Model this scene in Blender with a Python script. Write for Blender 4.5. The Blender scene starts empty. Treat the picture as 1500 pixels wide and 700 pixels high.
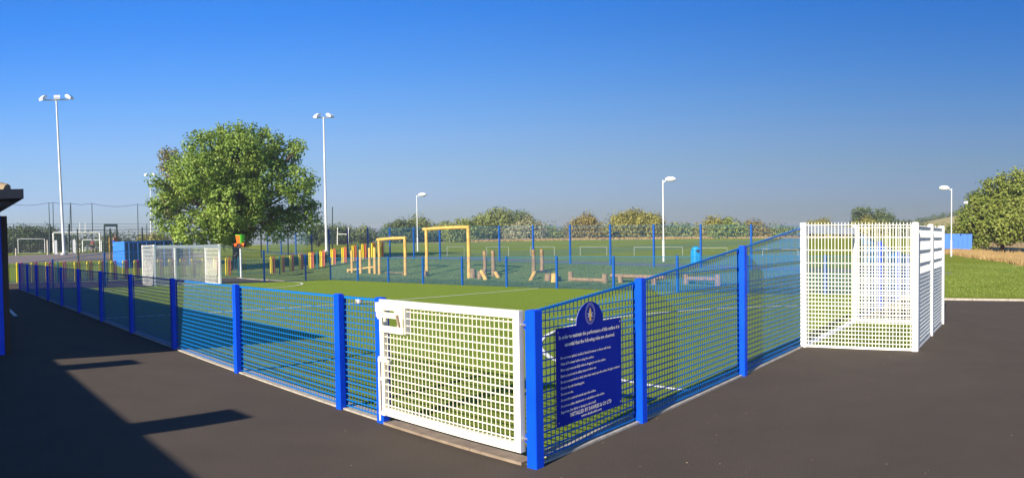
import bpy, bmesh, math, random
import numpy as np
from mathutils import Vector, Matrix
R = math.radians
random.seed(7); rng = np.random.default_rng(11)
scn = bpy.context.scene
col = scn.collection

# ------------------------------------------------------------------ camera (phone panorama: cylindrical lens)
F = 1021.19                      # pixels per radian on the 1500 px wide photograph
PITCH, ROLL, EYE = 0.0296, -0.0156, 1.6
cp, sp, cr, sr = math.cos(PITCH), math.sin(PITCH), math.cos(ROLL), math.sin(ROLL)
M1 = Matrix(((1, 0, 0), (0, cp, -sp), (0, sp, cp)))
M2 = Matrix(((cr, 0, sr), (0, 1, 0), (-sr, 0, cr)))
MC = M2 @ M1                     # rows: right, forward, up
cam = bpy.data.cameras.new('camera'); camo = bpy.data.objects.new('camera', cam); col.objects.link(camo)
right, fwd, up = MC[0], MC[1], MC[2]
camo.matrix_world = Matrix(((right[0], up[0], -fwd[0], 0), (right[1], up[1], -fwd[1], 0), (right[2], up[2], -fwd[2], EYE), (0, 0, 0, 1)))
cam.type = 'PANO'
cam.panorama_type = 'CENTRAL_CYLINDRICAL'
cam.central_cylindrical_range_u_min = -750 / F
cam.central_cylindrical_range_u_max = 750 / F
cam.central_cylindrical_range_v_min = -(700 - 380.64) / F
cam.central_cylindrical_range_v_max = 380.64 / F
cam.central_cylindrical_radius = 1.0
cam.clip_start = 0.05; cam.clip_end = 6000
scn.camera = camo

# ------------------------------------------------------------------ light
SUN_EL = 25.5
TRAVEL = 36.0                    # compass direction the light travels towards (clockwise from +Y)
w = bpy.data.worlds.new('World'); scn.world = w; w.use_nodes = True
nt = w.node_tree; bg = nt.nodes['Background']
sky = nt.nodes.new('ShaderNodeTexSky'); sky.sky_type = 'NISHITA'; sky.sun_disc = False
sky.sun_elevation = R(SUN_EL); sky.sun_rotation = R(180 - TRAVEL)
sky.air_density = 1.0; sky.dust_density = 0.6; sky.ozone_density = 2.5; sky.altitude = 0
# colour response of the dry, slightly hazy air: the same all round the compass, it only depends on height above the horizon
tcw = nt.nodes.new('ShaderNodeTexCoord'); sepw = nt.nodes.new('ShaderNodeSeparateXYZ'); nt.links.new(tcw.outputs['Generated'], sepw.inputs[0])
mulw = nt.nodes.new('ShaderNodeMath'); mulw.operation = 'MULTIPLY'; mulw.inputs[1].default_value = 2.0; mulw.use_clamp = True
nt.links.new(sepw.outputs['Z'], mulw.inputs[0])
rw = nt.nodes.new('ShaderNodeValToRGB'); el = rw.color_ramp.elements
stops = [(.0, (.47, .53, .73)), (.056, (.47, .53, .73)), (.126, (.535, .59, .86)), (.212, (.58, .67, .87)), (.288, (.57, .72, .99)), (.382, (.47, .75, 1.12)), (.474, (.355, .74, 1.25)), (.63, (.19, .70, 1.42)), (1.0, (.26, .68, 1.25))]
el[0].position = 0; el[0].color = (*[c / 1.5 for c in stops[0][1]], 1); el[1].position = 1.0; el[1].color = (*[c / 1.5 for c in stops[-1][1]], 1)
for p_, c_ in stops[1:-1]: e_ = el.new(p_); e_.color = (*[c / 1.5 for c in c_], 1)
nt.links.new(mulw.outputs[0], rw.inputs['Fac'])
mw = nt.nodes.new('ShaderNodeMix'); mw.data_type = 'RGBA'; mw.blend_type = 'MULTIPLY'; mw.inputs['Factor'].default_value = 1.0
nt.links.new(sky.outputs[0], mw.inputs[6]); nt.links.new(rw.outputs['Color'], mw.inputs[7]); nt.links.new(mw.outputs[2], bg.inputs[0])
bg.inputs[1].default_value = 0.088
sun = bpy.data.lights.new('sun', 'SUN'); suno = bpy.data.objects.new('sun', sun); col.objects.link(suno)
sun.energy = 5.0; sun.angle = R(0.5); sun.color = (1.0, 0.90, 0.74)
tv = Vector((math.sin(R(TRAVEL)) * math.cos(R(SUN_EL)), math.cos(R(TRAVEL)) * math.cos(R(SUN_EL)), -math.sin(R(SUN_EL))))
suno.rotation_euler = tv.to_track_quat('-Z', 'Y').to_euler(); suno.location = (-20, -30, 40)
scn.view_settings.view_transform = 'Standard'; scn.view_settings.look = 'None'
scn.view_settings.gamma = 1.0; scn.view_settings.exposure = 1.02
try: scn.cycles.transparent_max_bounces = 32
except Exception: pass

# ------------------------------------------------------------------ frames of reference
O2 = np.array([0.1436, 4.8448]); ANG = 0.8348
RV = np.array([math.cos(ANG), math.sin(ANG)]); LV = np.array([-math.sin(ANG), math.cos(ANG)])
def lr(l, r):                      # pitch coordinates (metres along the two fences from the gate corner) -> world
    q = O2 + LV * l + RV * r; return float(q[0]), float(q[1])
def to_lr(x, y):
    d = np.array([x, y]) - O2; return float(d @ LV), float(d @ RV)
def sm(t):
    t = np.clip(t, 0, 1); return t * t * (3 - 2 * t)
def gz_lr(l, r):
    l = np.asarray(l, float); r = np.asarray(r, float)
    base = -0.0006 * np.clip(l, 0, 30) * np.clip(r, 0, 14.9)
    base = base * (1 - sm((r - 15) / 8)) * (1 - sm((l - 30) / 8))
    A = sm((r - 16) / 8) * (0.04 + 0.0150 * np.clip(l, 0, 45))
    B = sm((l - 37) / 14) * 1.25 * (1 - 0.35 * sm((r - 14) / 10))
    z = base + np.maximum(A, B)
    C = sm((r - 26) / 90) * sm((l + 30) / 50)
    return z * (1 - C) + 1.28 * C
def gz(x, y):
    l, r = to_lr(x, y); return float(gz_lr(l, r))
def ray(u, v):
    th = (u - 750) / F; d = Vector((math.sin(th), math.cos(th), -(v - 380.64) / F))
    return MC.transposed() @ d
def at(u, v, d):                   # the point seen at pixel (u, v) of the photograph, d metres away over ground
    q = ray(u, v); k = d / math.hypot(q.x, q.y); return Vector((q.x * k, q.y * k, EYE + q.z * k))
def foot(u, d, v=372):
    p = at(u, v, d); return Vector((p.x, p.y, gz(p.x, p.y)))
def hit(u, v, dmin=4, dmax=200):   # where that line of sight meets the ground
    d = dmin
    while d < dmax:
        p = at(u, v, d)
        if p.z <= gz(p.x, p.y): break
        d += 0.05
    return Vector((p.x, p.y, gz(p.x, p.y)))
def zat(u, v, p):                  # height of pixel (u, v) at the distance of point p
    return at(u, v, math.hypot(p.x, p.y)).z

# ------------------------------------------------------------------ materials
def mat(name, c, rough=0.6, metal=0.0, c2=None, scale=8.0, bump=0.0, bscale=60.0, detail=4.0, spec=0.5, mixw=1.0, sub=None):
    m = bpy.data.materials.new(name); m.use_nodes = True; n = m.node_tree.nodes; L = m.node_tree.links
    b = n['Principled BSDF']; b.inputs['Roughness'].default_value = rough; b.inputs['Metallic'].default_value = metal
    b.inputs['Specular IOR Level'].default_value = spec
    b.inputs['Base Color'].default_value = (*c, 1)
    tc = n.new('ShaderNodeTexCoord')
    if c2 is not None:
        t = n.new('ShaderNodeTexNoise'); t.inputs['Scale'].default_value = scale; t.inputs['Detail'].default_value = detail
        L.new(tc.outputs['Object'], t.inputs['Vector'])
        cr_ = n.new('ShaderNodeValToRGB'); cr_.color_ramp.elements[0].position = 0.35; cr_.color_ramp.elements[1].position = 0.65
        cr_.color_ramp.elements[0].color = (*c, 1); cr_.color_ramp.elements[1].color = (*c2, 1)
        L.new(t.outputs['Fac'], cr_.inputs['Fac']); L.new(cr_.outputs['Color'], b.inputs['Base Color'])
    if bump:
        t2 = n.new('ShaderNodeTexNoise'); t2.inputs['Scale'].default_value = bscale; t2.inputs['Detail'].default_value = 6
        L.new(tc.outputs['Object'], t2.inputs['Vector'])
        bp = n.new('ShaderNodeBump'); bp.inputs['Strength'].default_value = bump; bp.inputs['Distance'].default_value = 0.02
        L.new(t2.outputs['Fac'], bp.inputs['Height']); L.new(bp.outputs['Normal'], b.inputs['Normal'])
    return m
def ground_mat(name, layers, rough, bump, bscale, bdist=0.01, coarse=None, spec=0.3):
    """layers: (scale, colour a, colour b, lo, hi, weight) noises multiplied/mixed over one another"""
    m = bpy.data.materials.new(name); m.use_nodes = True; n = m.node_tree.nodes; L = m.node_tree.links
    b = n['Principled BSDF']; b.inputs['Roughness'].default_value = rough; b.inputs['Specular IOR Level'].default_value = spec
    tc = n.new('ShaderNodeTexCoord'); prev = None
    for (s, a, c, lo, hi, wt) in layers:
        t = n.new('ShaderNodeTexNoise'); t.inputs['Scale'].default_value = s; t.inputs['Detail'].default_value = 6; t.inputs['Roughness'].default_value = 0.6
        L.new(tc.outputs['Object'], t.inputs['Vector'])
        r_ = n.new('ShaderNodeValToRGB'); r_.color_ramp.elements[0].position = lo; r_.color_ramp.elements[1].position = hi
        r_.color_ramp.elements[0].color = (*a, 1); r_.color_ramp.elements[1].color = (*c, 1)
        L.new(t.outputs['Fac'], r_.inputs['Fac'])
        if prev is None: prev = r_.outputs['Color']
        else:
            mx = n.new('ShaderNodeMix'); mx.data_type = 'RGBA'; mx.inputs['Factor'].default_value = wt
            L.new(prev, mx.inputs[6]); L.new(r_.outputs['Color'], mx.inputs[7]); prev = mx.outputs[2]
    L.new(prev, b.inputs['Base Color'])
    t2 = n.new('ShaderNodeTexNoise'); t2.inputs['Scale'].default_value = bscale; t2.inputs['Detail'].default_value = 8
    L.new(tc.outputs['Object'], t2.inputs['Vector'])
    bp = n.new('ShaderNodeBump'); bp.inputs['Strength'].default_value = bump; bp.inputs['Distance'].default_value = bdist
    L.new(t2.outputs['Fac'], bp.inputs['Height']); L.new(bp.outputs['Normal'], b.inputs['Normal'])
    return m
def leaf_mat(name, a, c, trans=0.25, rnd=0.55):
    m = bpy.data.materials.new(name); m.use_nodes = True; n = m.node_tree.nodes; L = m.node_tree.links
    b = n['Principled BSDF']; b.inputs['Roughness'].default_value = 0.55; b.inputs['Specular IOR Level'].default_value = 0.3
    g = n.new('ShaderNodeNewGeometry'); tc = n.new('ShaderNodeTexCoord')
    t = n.new('ShaderNodeTexNoise'); t.inputs['Scale'].default_value = 0.5; t.inputs['Detail'].default_value = 3
    L.new(tc.outputs['Object'], t.inputs['Vector'])
    ad = n.new('ShaderNodeMath'); ad.operation = 'MULTIPLY_ADD'; ad.inputs[1].default_value = rnd; L.new(g.outputs['Random Per Island'], ad.inputs[0])
    sb = n.new('ShaderNodeMath'); sb.operation = 'MULTIPLY_ADD'; sb.inputs[1].default_value = 1.6; sb.inputs[2].default_value = -0.275 - rnd / 2
    L.new(t.outputs['Fac'], sb.inputs[0]); L.new(sb.outputs[0], ad.inputs[2])
    r_ = n.new('ShaderNodeValToRGB'); r_.color_ramp.elements[0].color = (*a, 1); r_.color_ramp.elements[1].color = (*c, 1)
    L.new(ad.outputs[0], r_.inputs['Fac']); L.new(r_.outputs['Color'], b.inputs['Base Color'])
    tr = n.new('ShaderNodeBsdfTranslucent'); L.new(r_.outputs['Color'], tr.inputs['Color'])
    mx = n.new('ShaderNodeMixShader'); mx.inputs[0].default_value = trans
    L.new(b.outputs[0], mx.inputs[1]); L.new(tr.outputs[0], mx.inputs[2]); L.new(mx.outputs[0], n['Material Output'].inputs['Surface'])
    return m

BLUE = mat('blue_powder_coat', (0.0, 0.058, 0.62), 0.5, c2=(0.001, 0.072, 0.70), scale=3, bump=0.03, bscale=90, spec=0.18)
WIRE = mat('blue_wire_coat', (0.002, 0.14, 0.45), 0.5, spec=0.2)
FARW = mat('teal_wire_coat', (0.006, 0.12, 0.26), 0.6, spec=0.2)
FARB = mat('blue_far_coat', (0.003, 0.075, 0.38), 0.5, spec=0.3)
WHITE = mat('white_powder_coat', (0.80, 0.79, 0.75), 0.4, c2=(0.74, 0.72, 0.66), scale=5, bump=0.02)
WHITEW = mat('white_wire_coat', (0.80, 0.79, 0.74), 0.45)
GATEW = mat('cream_gate_paint', (0.82, 0.78, 0.64), 0.42, c2=(0.76, 0.70, 0.54), scale=7, bump=0.03)
GALV = mat('galvanised_steel', (0.62, 0.62, 0.62), 0.4, metal=0.6, c2=(0.5, 0.5, 0.5), scale=20)
STEEL = mat('bright_bolt_steel', (0.7, 0.7, 0.7), 0.3, metal=0.9)
POLE = mat('pale_pole_paint', (0.62, 0.63, 0.63), 0.45, c2=(0.55, 0.56, 0.57), scale=4)
LAMPW = mat('lamp_shell', (0.8, 0.8, 0.8), 0.3)
GLASS = mat('lamp_glass', (0.55, 0.57, 0.6), 0.1)
DARKM = mat('dark_green_steel', (0.012, 0.03, 0.035), 0.5)
NETM = mat('black_net_cord', (0.02, 0.025, 0.03), 0.8)
LINE = mat('white_line_paint', (0.78, 0.78, 0.74), 0.8, c2=(0.68, 0.69, 0.62), scale=30, bump=0.2, bscale=300)
CONC = mat('concrete_edging', (0.42, 0.38, 0.33), 0.9, c2=(0.30, 0.27, 0.23), scale=14, bump=0.4, bscale=120)
STONE = mat('threshold_stone', (0.27, 0.21, 0.155), 0.9, c2=(0.20, 0.155, 0.115), scale=9, bump=0.4, bscale=90)
SIGNB = mat('navy_sign_face', (0.0, 0.014, 0.27), 0.5, c2=(0.001, 0.018, 0.30), scale=2, spec=0.12)
SIGNT = mat('cream_lettering', (0.90, 0.76, 0.62), 0.6)
SIGNE = mat('lilac_emblem_print', (0.42, 0.38, 0.58), 0.6)
GOLD = mat('gold_emblem_print', (0.95, 0.55, 0.06), 0.6)
EDGE = mat('sign_edge_grey', (0.10, 0.13, 0.35), 0.5)
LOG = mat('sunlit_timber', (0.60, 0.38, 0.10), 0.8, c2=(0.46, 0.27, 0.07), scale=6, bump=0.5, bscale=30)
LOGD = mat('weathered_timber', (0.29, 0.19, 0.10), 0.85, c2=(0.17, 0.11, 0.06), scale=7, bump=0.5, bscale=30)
RUBBER = mat('black_rubber', (0.02, 0.02, 0.03), 0.7)
YEL = mat('yellow_railing', (0.85, 0.62, 0.02), 0.5)
RED = mat('red_railing', (0.70, 0.16, 0.07), 0.5)
PINK = mat('magenta_railing', (0.65, 0.04, 0.20), 0.5)
TEAL = mat('teal_railing', (0.01, 0.12, 0.16), 0.5)
SHEDB = mat('blue_container_paint', (0.02, 0.14, 0.50), 0.5, c2=(0.03, 0.17, 0.55), scale=1.5)
SHEDD = mat('shaded_side_blue', (0.006, 0.04, 0.13), 0.6, c2=(0.01, 0.05, 0.16), scale=2)  # container blue darkened: shade of its long side put into the panel colour
FLAG = mat('bright_plastic_green', (0.10, 0.60, 0.03), 0.35)
ORNG = mat('bright_plastic_orange', (0.75, 0.14, 0.02), 0.35)
BIN = mat('cyan_blue_plastic', (0.01, 0.25, 0.60), 0.4)
TILE = mat('tan_roof_tile', (0.34, 0.25, 0.15), 0.85, c2=(0.26, 0.19, 0.11), scale=5, bump=0.4)
FASC = mat('dark_fascia', (0.03, 0.025, 0.03), 0.5)
BRICK = mat('red_brown_brick', (0.22, 0.09, 0.05), 0.9, c2=(0.28, 0.13, 0.08), scale=12, bump=0.4)
MORT = mat('brick_mortar', (0.35, 0.32, 0.28), 0.95)
BROWN = mat('brown_post_timber', (0.06, 0.035, 0.02), 0.8)
BARK = mat('bark', (0.09, 0.065, 0.045), 0.95, c2=(0.05, 0.035, 0.025), scale=6, bump=0.8, bscale=12)
BALL = mat('ball_white', (0.75, 0.68, 0.62), 0.4); BALLR = mat('ball_patch', (0.5, 0.12, 0.05), 0.4)
SKIN = mat('skin', (0.5, 0.3, 0.2), 0.6); SHIRTR = mat('red_shirt', (0.45, 0.06, 0.05), 0.8); SHIRTB = mat('blue_shirt', (0.03, 0.06, 0.4), 0.8)
SHIRTO = mat('orange_shirt', (0.6, 0.2, 0.03), 0.8); HAIR = mat('brown_hair', (0.05, 0.03, 0.02), 0.7); SHORTS = mat('dark_shorts', (0.02, 0.02, 0.05), 0.8)

TARMAC = ground_mat('tarmac', [(0.35, (0.054, 0.045, 0.034), (0.086, 0.070, 0.051), .3, .7, 1), (1.6, (0.042, 0.036, 0.030), (0.100, 0.082, 0.064), .3, .7, .42),
                               (120, (0.012, 0.010, 0.009), (0.21, 0.17, 0.145), .40, .70, .45), (6.0, (0.074, 0.058, 0.048), (0.084, 0.066, 0.054), .5, .52, .12)], 0.92, 0.6, 330, 0.006, spec=0.12)
TURF = ground_mat('artificial_turf', [(0.5, (0.235, 0.345, 0.06), (0.275, 0.385, 0.07), .3, .7, 1), (22, (0.11, 0.175, 0.03), (0.26, 0.33, 0.07), .35, .65, .45),
                                      (190, (0.04, 0.09, 0.006), (0.32, 0.40, 0.05), .38, .66, .5)], 0.9, 0.9, 160, 0.02, spec=0.0)
GRASS = ground_mat('mown_grass', [(0.12, (0.165, 0.22, 0.022), (0.22, 0.255, 0.032), .3, .7, 1), (1.4, (0.13, 0.185, 0.02), (0.25, 0.27, 0.04), .3, .7, .4),
                                  (30, (0.06, 0.11, 0.01), (0.30, 0.32, 0.06), .35, .65, .4)], 0.9, 0.9, 60, 0.04, spec=0.0)
PLAYG = ground_mat('worn_play_grass', [(0.3, (0.13, 0.22, 0.06), (0.19, 0.24, 0.08), .3, .7, 1), (3, (0.11, 0.18, 0.05), (0.26, 0.24, 0.11), .4, .75, .4),
                                       (30, (0.04, 0.09, 0.015), (0.24, 0.25, 0.08), .35, .65, .4)], 0.9, 0.9, 60, 0.04, spec=0.0)
DRYG = ground_mat('dry_grass_ground', [(0.4, (0.36, 0.23, 0.09), (0.42, 0.28, 0.11), .3, .7, 1), (6, (0.26, 0.18, 0.06), (0.46, 0.32, 0.14), .3, .7, .5)], 0.95, 1.0, 20, 0.08)
STUB = ground_mat('stubble_field', [(0.05, (0.32, 0.25, 0.07), (0.38, 0.30, 0.10), .3, .7, 1), (0.5, (0.24, 0.22, 0.06), (0.36, 0.29, 0.10), .3, .7, .4)], 0.95, 0.5, 5, 0.1)
PATH = ground_mat('path_surface', [(1.0, (0.14, 0.12, 0.12), (0.19, 0.165, 0.155), .3, .7, 1), (40, (0.10, 0.09, 0.09), (0.2, 0.18, 0.17), .3, .7, .4)], 0.9, 0.4, 80, 0.01)
DRYL = leaf_mat('dry_grass_blades', (0.30, 0.19, 0.07), (0.48, 0.34, 0.15), 0.2)
OAKL = leaf_mat('sycamore_leaves', (0.055, 0.135, 0.016), (0.31, 0.41, 0.07), .3)
BIRCHL = leaf_mat('birch_leaves', (0.15, 0.14, 0.04), (0.28, 0.24, 0.08))
BUSHL = leaf_mat('thorn_bush_leaves', (0.075, 0.125, 0.016), (0.28, 0.31, 0.06))
OLIVEL = leaf_mat('olive_bush_leaves', (0.17, 0.165, 0.02), (0.33, 0.30, 0.06), rnd=0.3)
DKL = leaf_mat('dark_hedge_leaves', (0.04, 0.075, 0.02), (0.13, 0.165, 0.05), rnd=0.3)
PALEL = leaf_mat('pale_willow_leaves', (0.18, 0.19, 0.09), (0.38, 0.36, 0.20), rnd=0.3)
GREYL = leaf_mat('grey_green_leaves', (0.10, 0.14, 0.03), (0.25, 0.28, 0.075), rnd=0.3)
RUSTL = leaf_mat('russet_leaves', (0.17, 0.14, 0.03), (0.29, 0.23, 0.06), rnd=0.3)

# ------------------------------------------------------------------ mesh helpers
def link(o, parent=None):
    col.objects.link(o)
    if parent is not None: o.parent = parent
    return o
def tag(o, label=None, cat=None, group=None, kind=None):
    if label: o['label'] = label
    if cat: o['category'] = cat
    if group: o['group'] = group
    if kind: o['kind'] = kind
    return o
def empty(name, loc, label=None, cat=None, group=None):
    o = bpy.data.objects.new(name, None); o.location = loc; o.empty_display_size = 0.2; link(o)
    return tag(o, label, cat, group)
def origin(p):
    v = Vector((0, 0, 0))
    while p is not None: v += Vector(p.location); p = p.parent
    return v
class MB:
    """collects solids in world coordinates, builds ONE mesh object relative to its parent"""
    def __init__(s): s.v = []; s.f = []; s.m = []; s.sm = []
    def add(s, vs, fs, mi=0, smooth=False):
        b = len(s.v); s.v.extend([tuple(v) for v in vs])
        for f in fs: s.f.append(tuple(i + b for i in f)); s.m.append(mi); s.sm.append(smooth)
    def bar(s, a, b, wd, ht, upv=(0, 0, 1), mi=0, caps=True):      # box section wd (sideways) x ht (along upv) from a to b
        a = Vector(a); b = Vector(b); d = (b - a).normalized(); u = Vector(upv)
        if abs(d.dot(u)) > 0.99: u = Vector((LV[0], LV[1], 0))
        x = d.cross(u).normalized() * wd / 2; y = x.cross(d).normalized() * ht / 2
        vs = [a - x - y, a + x - y, a + x + y, a - x + y, b - x - y, b + x - y, b + x + y, b - x + y]
        fs = [(0, 4, 5, 1), (1, 5, 6, 2), (2, 6, 7, 3), (3, 7, 4, 0)]
        if caps: fs += [(0, 1, 2, 3), (4, 7, 6, 5)]
        s.add(vs, fs, mi)
    def box(s, c, ax, ay, dx, dy, z0, z1, bev=0.0, mi=0):            # upright box, plan axes ax/ay, half sizes dx/dy
        ax = Vector((ax[0], ax[1], 0)); ay = Vector((ay[0], ay[1], 0)); c = Vector((c[0], c[1], 0))
        if bev > 0:
            P = [(-dx + bev, -dy), (dx - bev, -dy), (dx, -dy + bev), (dx, dy - bev), (dx - bev, dy), (-dx + bev, dy), (-dx, dy - bev), (-dx, -dy + bev)]
        else: P = [(-dx, -dy), (dx, -dy), (dx, dy), (-dx, dy)]
        n = len(P); vs = []
        for z in (z0, z1): vs += [c + ax * p[0] + ay * p[1] + Vector((0, 0, z)) for p in P]
        fs = [(i, (i + 1) % n, n + (i + 1) % n, n + i) for i in range(n)] + [tuple(range(n))[::-1], tuple(range(n, 2 * n))]
        s.add(vs, fs, mi)
    def tube(s, a, b, r0, r1=None, n=10, mi=0, caps=True, smooth=True):
        r1 = r0 if r1 is None else r1
        a = Vector(a); b = Vector(b); d = (b - a).normalized(); u = Vector((0, 0, 1)) if abs(d.z) < 0.9 else Vector((1, 0, 0))
        x = d.cross(u).normalized(); y = d.cross(x)
        vs = [a + (x * math.cos(t) + y * math.sin(t)) * r0 for t in [2 * math.pi * i / n for i in range(n)]]
        vs += [b + (x * math.cos(t) + y * math.sin(t)) * r1 for t in [2 * math.pi * i / n for i in range(n)]]
        s.add(vs, [(i, (i + 1) % n, n + (i + 1) % n, n + i) for i in range(n)], mi, smooth)
        if caps: s.add(vs, [tuple(range(n))[::-1], tuple(range(n, 2 * n))], mi)
    def path(s, pts, rads, n=8, mi=0):
        for i in range(len(pts) - 1): s.tube(pts[i], pts[i + 1], rads[i], rads[i + 1], n, mi)
    def ell(s, c, rx, ry, rz, ax=(1, 0), nu=14, nv=8, mi=0, zcut=None):
        c = Vector(c); ax = Vector((ax[0], ax[1], 0)).normalized(); ay = Vector((-ax.y, ax.x, 0)); vs = []
        for j in range(nv + 1):
            ph = -math.pi / 2 + math.pi * j / nv
            for i in range(nu):
                t = 2 * math.pi * i / nu; zz = math.sin(ph) * rz
                if zcut is not None: zz = max(zz, zcut)
                vs.append(c + ax * (rx * math.cos(t) * math.cos(ph)) + ay * (ry * math.sin(t) * math.cos(ph)) + Vector((0, 0, zz)))
        s.add(vs, [(j * nu + i, j * nu + (i + 1) % nu, (j + 1) * nu + (i + 1) % nu, (j + 1) * nu + i) for j in range(nv) for i in range(nu)], mi, True)
    def prism(s, pts, off, mi=0):                                    # polygon extruded by vector off
        n = len(pts); off = Vector(off); vs = [Vector(p) for p in pts] + [Vector(p) + off for p in pts]
        s.add(vs, [tuple(range(n)), tuple(range(n, 2 * n))[::-1]] + [(i, n + i, n + (i + 1) % n, (i + 1) % n) for i in range(n)], mi)
    def build(s, name, mats, parent=None, loc=None):
        if not isinstance(mats, (list, tuple)): mats = [mats]
        og = origin(parent) if parent is not None else Vector(loc or (0, 0, 0))
        me = bpy.data.meshes.new(name); me.from_pydata([(v[0] - og.x, v[1] - og.y, v[2] - og.z) for v in s.v], [], s.f)
        for m in mats: me.materials.append(m)
        me.polygons.foreach_set('material_index', s.m); me.polygons.foreach_set('use_smooth', s.sm); me.update()
        o = bpy.data.objects.new(name, me); link(o, parent)
        if parent is None: o.location = og
        return o
def copy_tree(o, parent=None, loc=None, rz=None):
    c = o.copy(); link(c, parent)
    if loc is not None: c.location = loc
    if rz is not None: c.rotation_euler = (0, 0, rz)
    for ch in list(o.children): copy_tree(ch, c)
    return c

def sheet(name, mt, quadf, parent=None):
    pass

# ------------------------------------------------------------------ terrain: one grid, cut into regions that butt edge to edge
def lines(a, b, n): return list(np.linspace(a, b, n + 1))
Ls = sorted(set([round(float(t), 4) for t in
     [-1600, -900, -500, -300, -200, -140, -100, -70, -50, -40, -32, -26, -20, -15, -11, -8, -6, -4, -2.5, -1.63, -0.8] + lines(0, 25.6, 22) + [26.4, 27.23, 28.5, 30, 31.5, 33, 34.2, 35.5] + lines(37, 53, 10) + lines(56, 100, 11) + [110, 125, 140, 160, 200, 260, 350, 500, 900, 1600]]))
Rs = sorted(set([round(float(t), 4) for t in
     [-1600, -900, -400, -200, -100, -60, -40, -26, -18, -12, -8, -5, -3, -1.5, 0, 1.5, 3, 4.5, 5.9, 6.9, 8, 9.0, 10.2, 11.5, 12.6, 13.8, 14.9, 15.5, 16.2] + lines(17, 25, 8) + [25.6, 27] + lines(29, 45, 8) + lines(50, 120, 14) + [130, 150, 180, 220, 280, 380, 600, 1000, 1600]]))
def region(l, r):
    if 0 < l < 25.6 and 0 < r < 14.9: return 'turf'
    if (-1.63 < l < 0 or 25.6 < l < 27.23) and 5.9 < r < 9.0: return 'turf'
    if l < 0 and r < 13.8: return 'tarmac'
    if r < 0 and l < 31.5: return 'tarmac'
    if 25.6 < l < 31.5 and r < 12.6: return 'tarmac'
    if l <= 0 or (l < 60 and 25.6 < r < 27): pass
    if 0 < l < 53 and 25.0 < r < 27: return 'path'
    if 45 < l < 56 and -60 < r < 17: return 'track'
    if 0 < l < 35.5 and 14.9 < r < 25.0: return 'play'
    if 25.6 < l < 35.5 and r > -3: return 'play'
    x, y = lr(l, r); d = math.hypot(x, y); az = math.degrees(math.atan2(x, y))
    if az > 33.5 and 55 - (az - 35.6) * 2.6 < d < 120 and az < 60 and r > 20: return 'dry'
    if 134 < d < 175 and az > -8 and az < 31: return 'dry'
    return 'grass'
nL, nR = len(Ls), len(Rs)
regs = {}
for i in range(nL - 1):
    for j in range(nR - 1):
        regs.setdefault(region((Ls[i] + Ls[i + 1]) / 2, (Rs[j] + Rs[j + 1]) / 2), []).append((i, j))
info = {'turf': ('artificial_turf', TURF), 'tarmac': ('tarmac_playground', TARMAC), 'path': ('path', PATH), 'track': ('tarmac_path', PATH), 'play': ('play_area_grass', PLAYG), 'dry': ('dry_grass_ground', DRYG), 'grass': ('grass_field', GRASS)}
for key, cells in regs.items():
    idx = {}; vs = []; fs = []
    for (i, j) in cells:
        q = []
        for (a, b) in ((i, j), (i, j + 1), (i + 1, j + 1), (i + 1, j)):
            if (a, b) not in idx:
                idx[(a, b)] = len(vs); x, y = lr(Ls[a], Rs[b]); vs.append((x, y, float(gz_lr(Ls[a], Rs[b]))))
            q.append(idx[(a, b)])
        fs.append(q)
    me = bpy.data.meshes.new(info[key][0]); me.from_pydata(vs, [], fs); me.materials.append(info[key][1])
    bm = bmesh.new(); bm.from_mesh(me); bmesh.ops.recalc_face_normals(bm, faces=bm.faces)
    if bm.faces and sum(f.normal.z for f in bm.faces) < 0: bmesh.ops.reverse_faces(bm, faces=bm.faces)
    bm.to_mesh(me); bm.free()
    o = bpy.data.objects.new(info[key][0], me); link(o); o['kind'] = 'structure'
    for p in me.polygons: p.use_smooth = True

def terrain_strip(name, mt, pts, wd, lift=0.004, structure=True, n=None, parent=None):
    """flat marking following a polyline in (l, r), width wd, draped on the ground"""
    vs = []; fs = []
    P = [np.array(p, float) for p in pts]; fine = [P[0]]
    for a, b in zip(P[:-1], P[1:]):
        k = max(1, int(np.hypot(*(b - a)) / 0.6))
        for t in range(1, k + 1): fine.append(a + (b - a) * t / k)
    for i, p in enumerate(fine):
        d = fine[min(i + 1, len(fine) - 1)] - fine[max(i - 1, 0)]; d = d / np.hypot(*d); nn = np.array([-d[1], d[0]]) * wd / 2
        for s_ in (-1, 1):
            q = p + nn * s_; x, y = lr(*q); vs.append((x, y, float(gz_lr(*q)) + lift))
    for i in range(len(fine) - 1): fs.append((2 * i, 2 * i + 1, 2 * i + 3, 2 * i + 2))
    me = bpy.data.meshes.new(name); me.from_pydata(vs, [], fs); me.materials.append(mt)
    o = bpy.data.objects.new(name, me); link(o, parent); o['kind'] = 'structure'
    return o
# ground height of the drawn surface differs a little from the exact formula between grid lines; markings sit 8 mm up
def arc(cl, cr_, rad, a0, a1, n=40): return [(cl + rad * math.cos(a0 + (a1 - a0) * i / n), cr_ + rad * math.sin(a0 + (a1 - a0) * i / n)) for i in range(n + 1)]
terrain_strip('pitch_line', LINE, arc(0, 7.40, 4.72, -math.pi / 2, math.pi / 2), 0.075, 0.008)
terrain_strip('pitch_line', LINE, arc(25.55, 7.45, 5.0, math.pi / 2, math.pi * 1.5), 0.075, 0.010)
terrain_strip('pitch_line', LINE, [(12.3, 0.15), (12.25, 7.4), (12.2, 14.6)], 0.075, 0.011)
terrain_strip('pitch_line', LINE, [(5.15, 7.30), (5.38, 7.42)], 0.13, 0.008)
terrain_strip('painted_marking', LINE, [(16.1, -1.55), (13.9, -1.62)], 0.10, 0.006)
terrain_strip('painted_marking', LINE, [(15.0, -1.85), (14.0, -1.9)], 0.09, 0.006)
SAND = mat('sandy_wear', (0.20, 0.25, 0.05), 0.95, c2=(0.17, 0.24, 0.03), scale=5)
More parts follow.
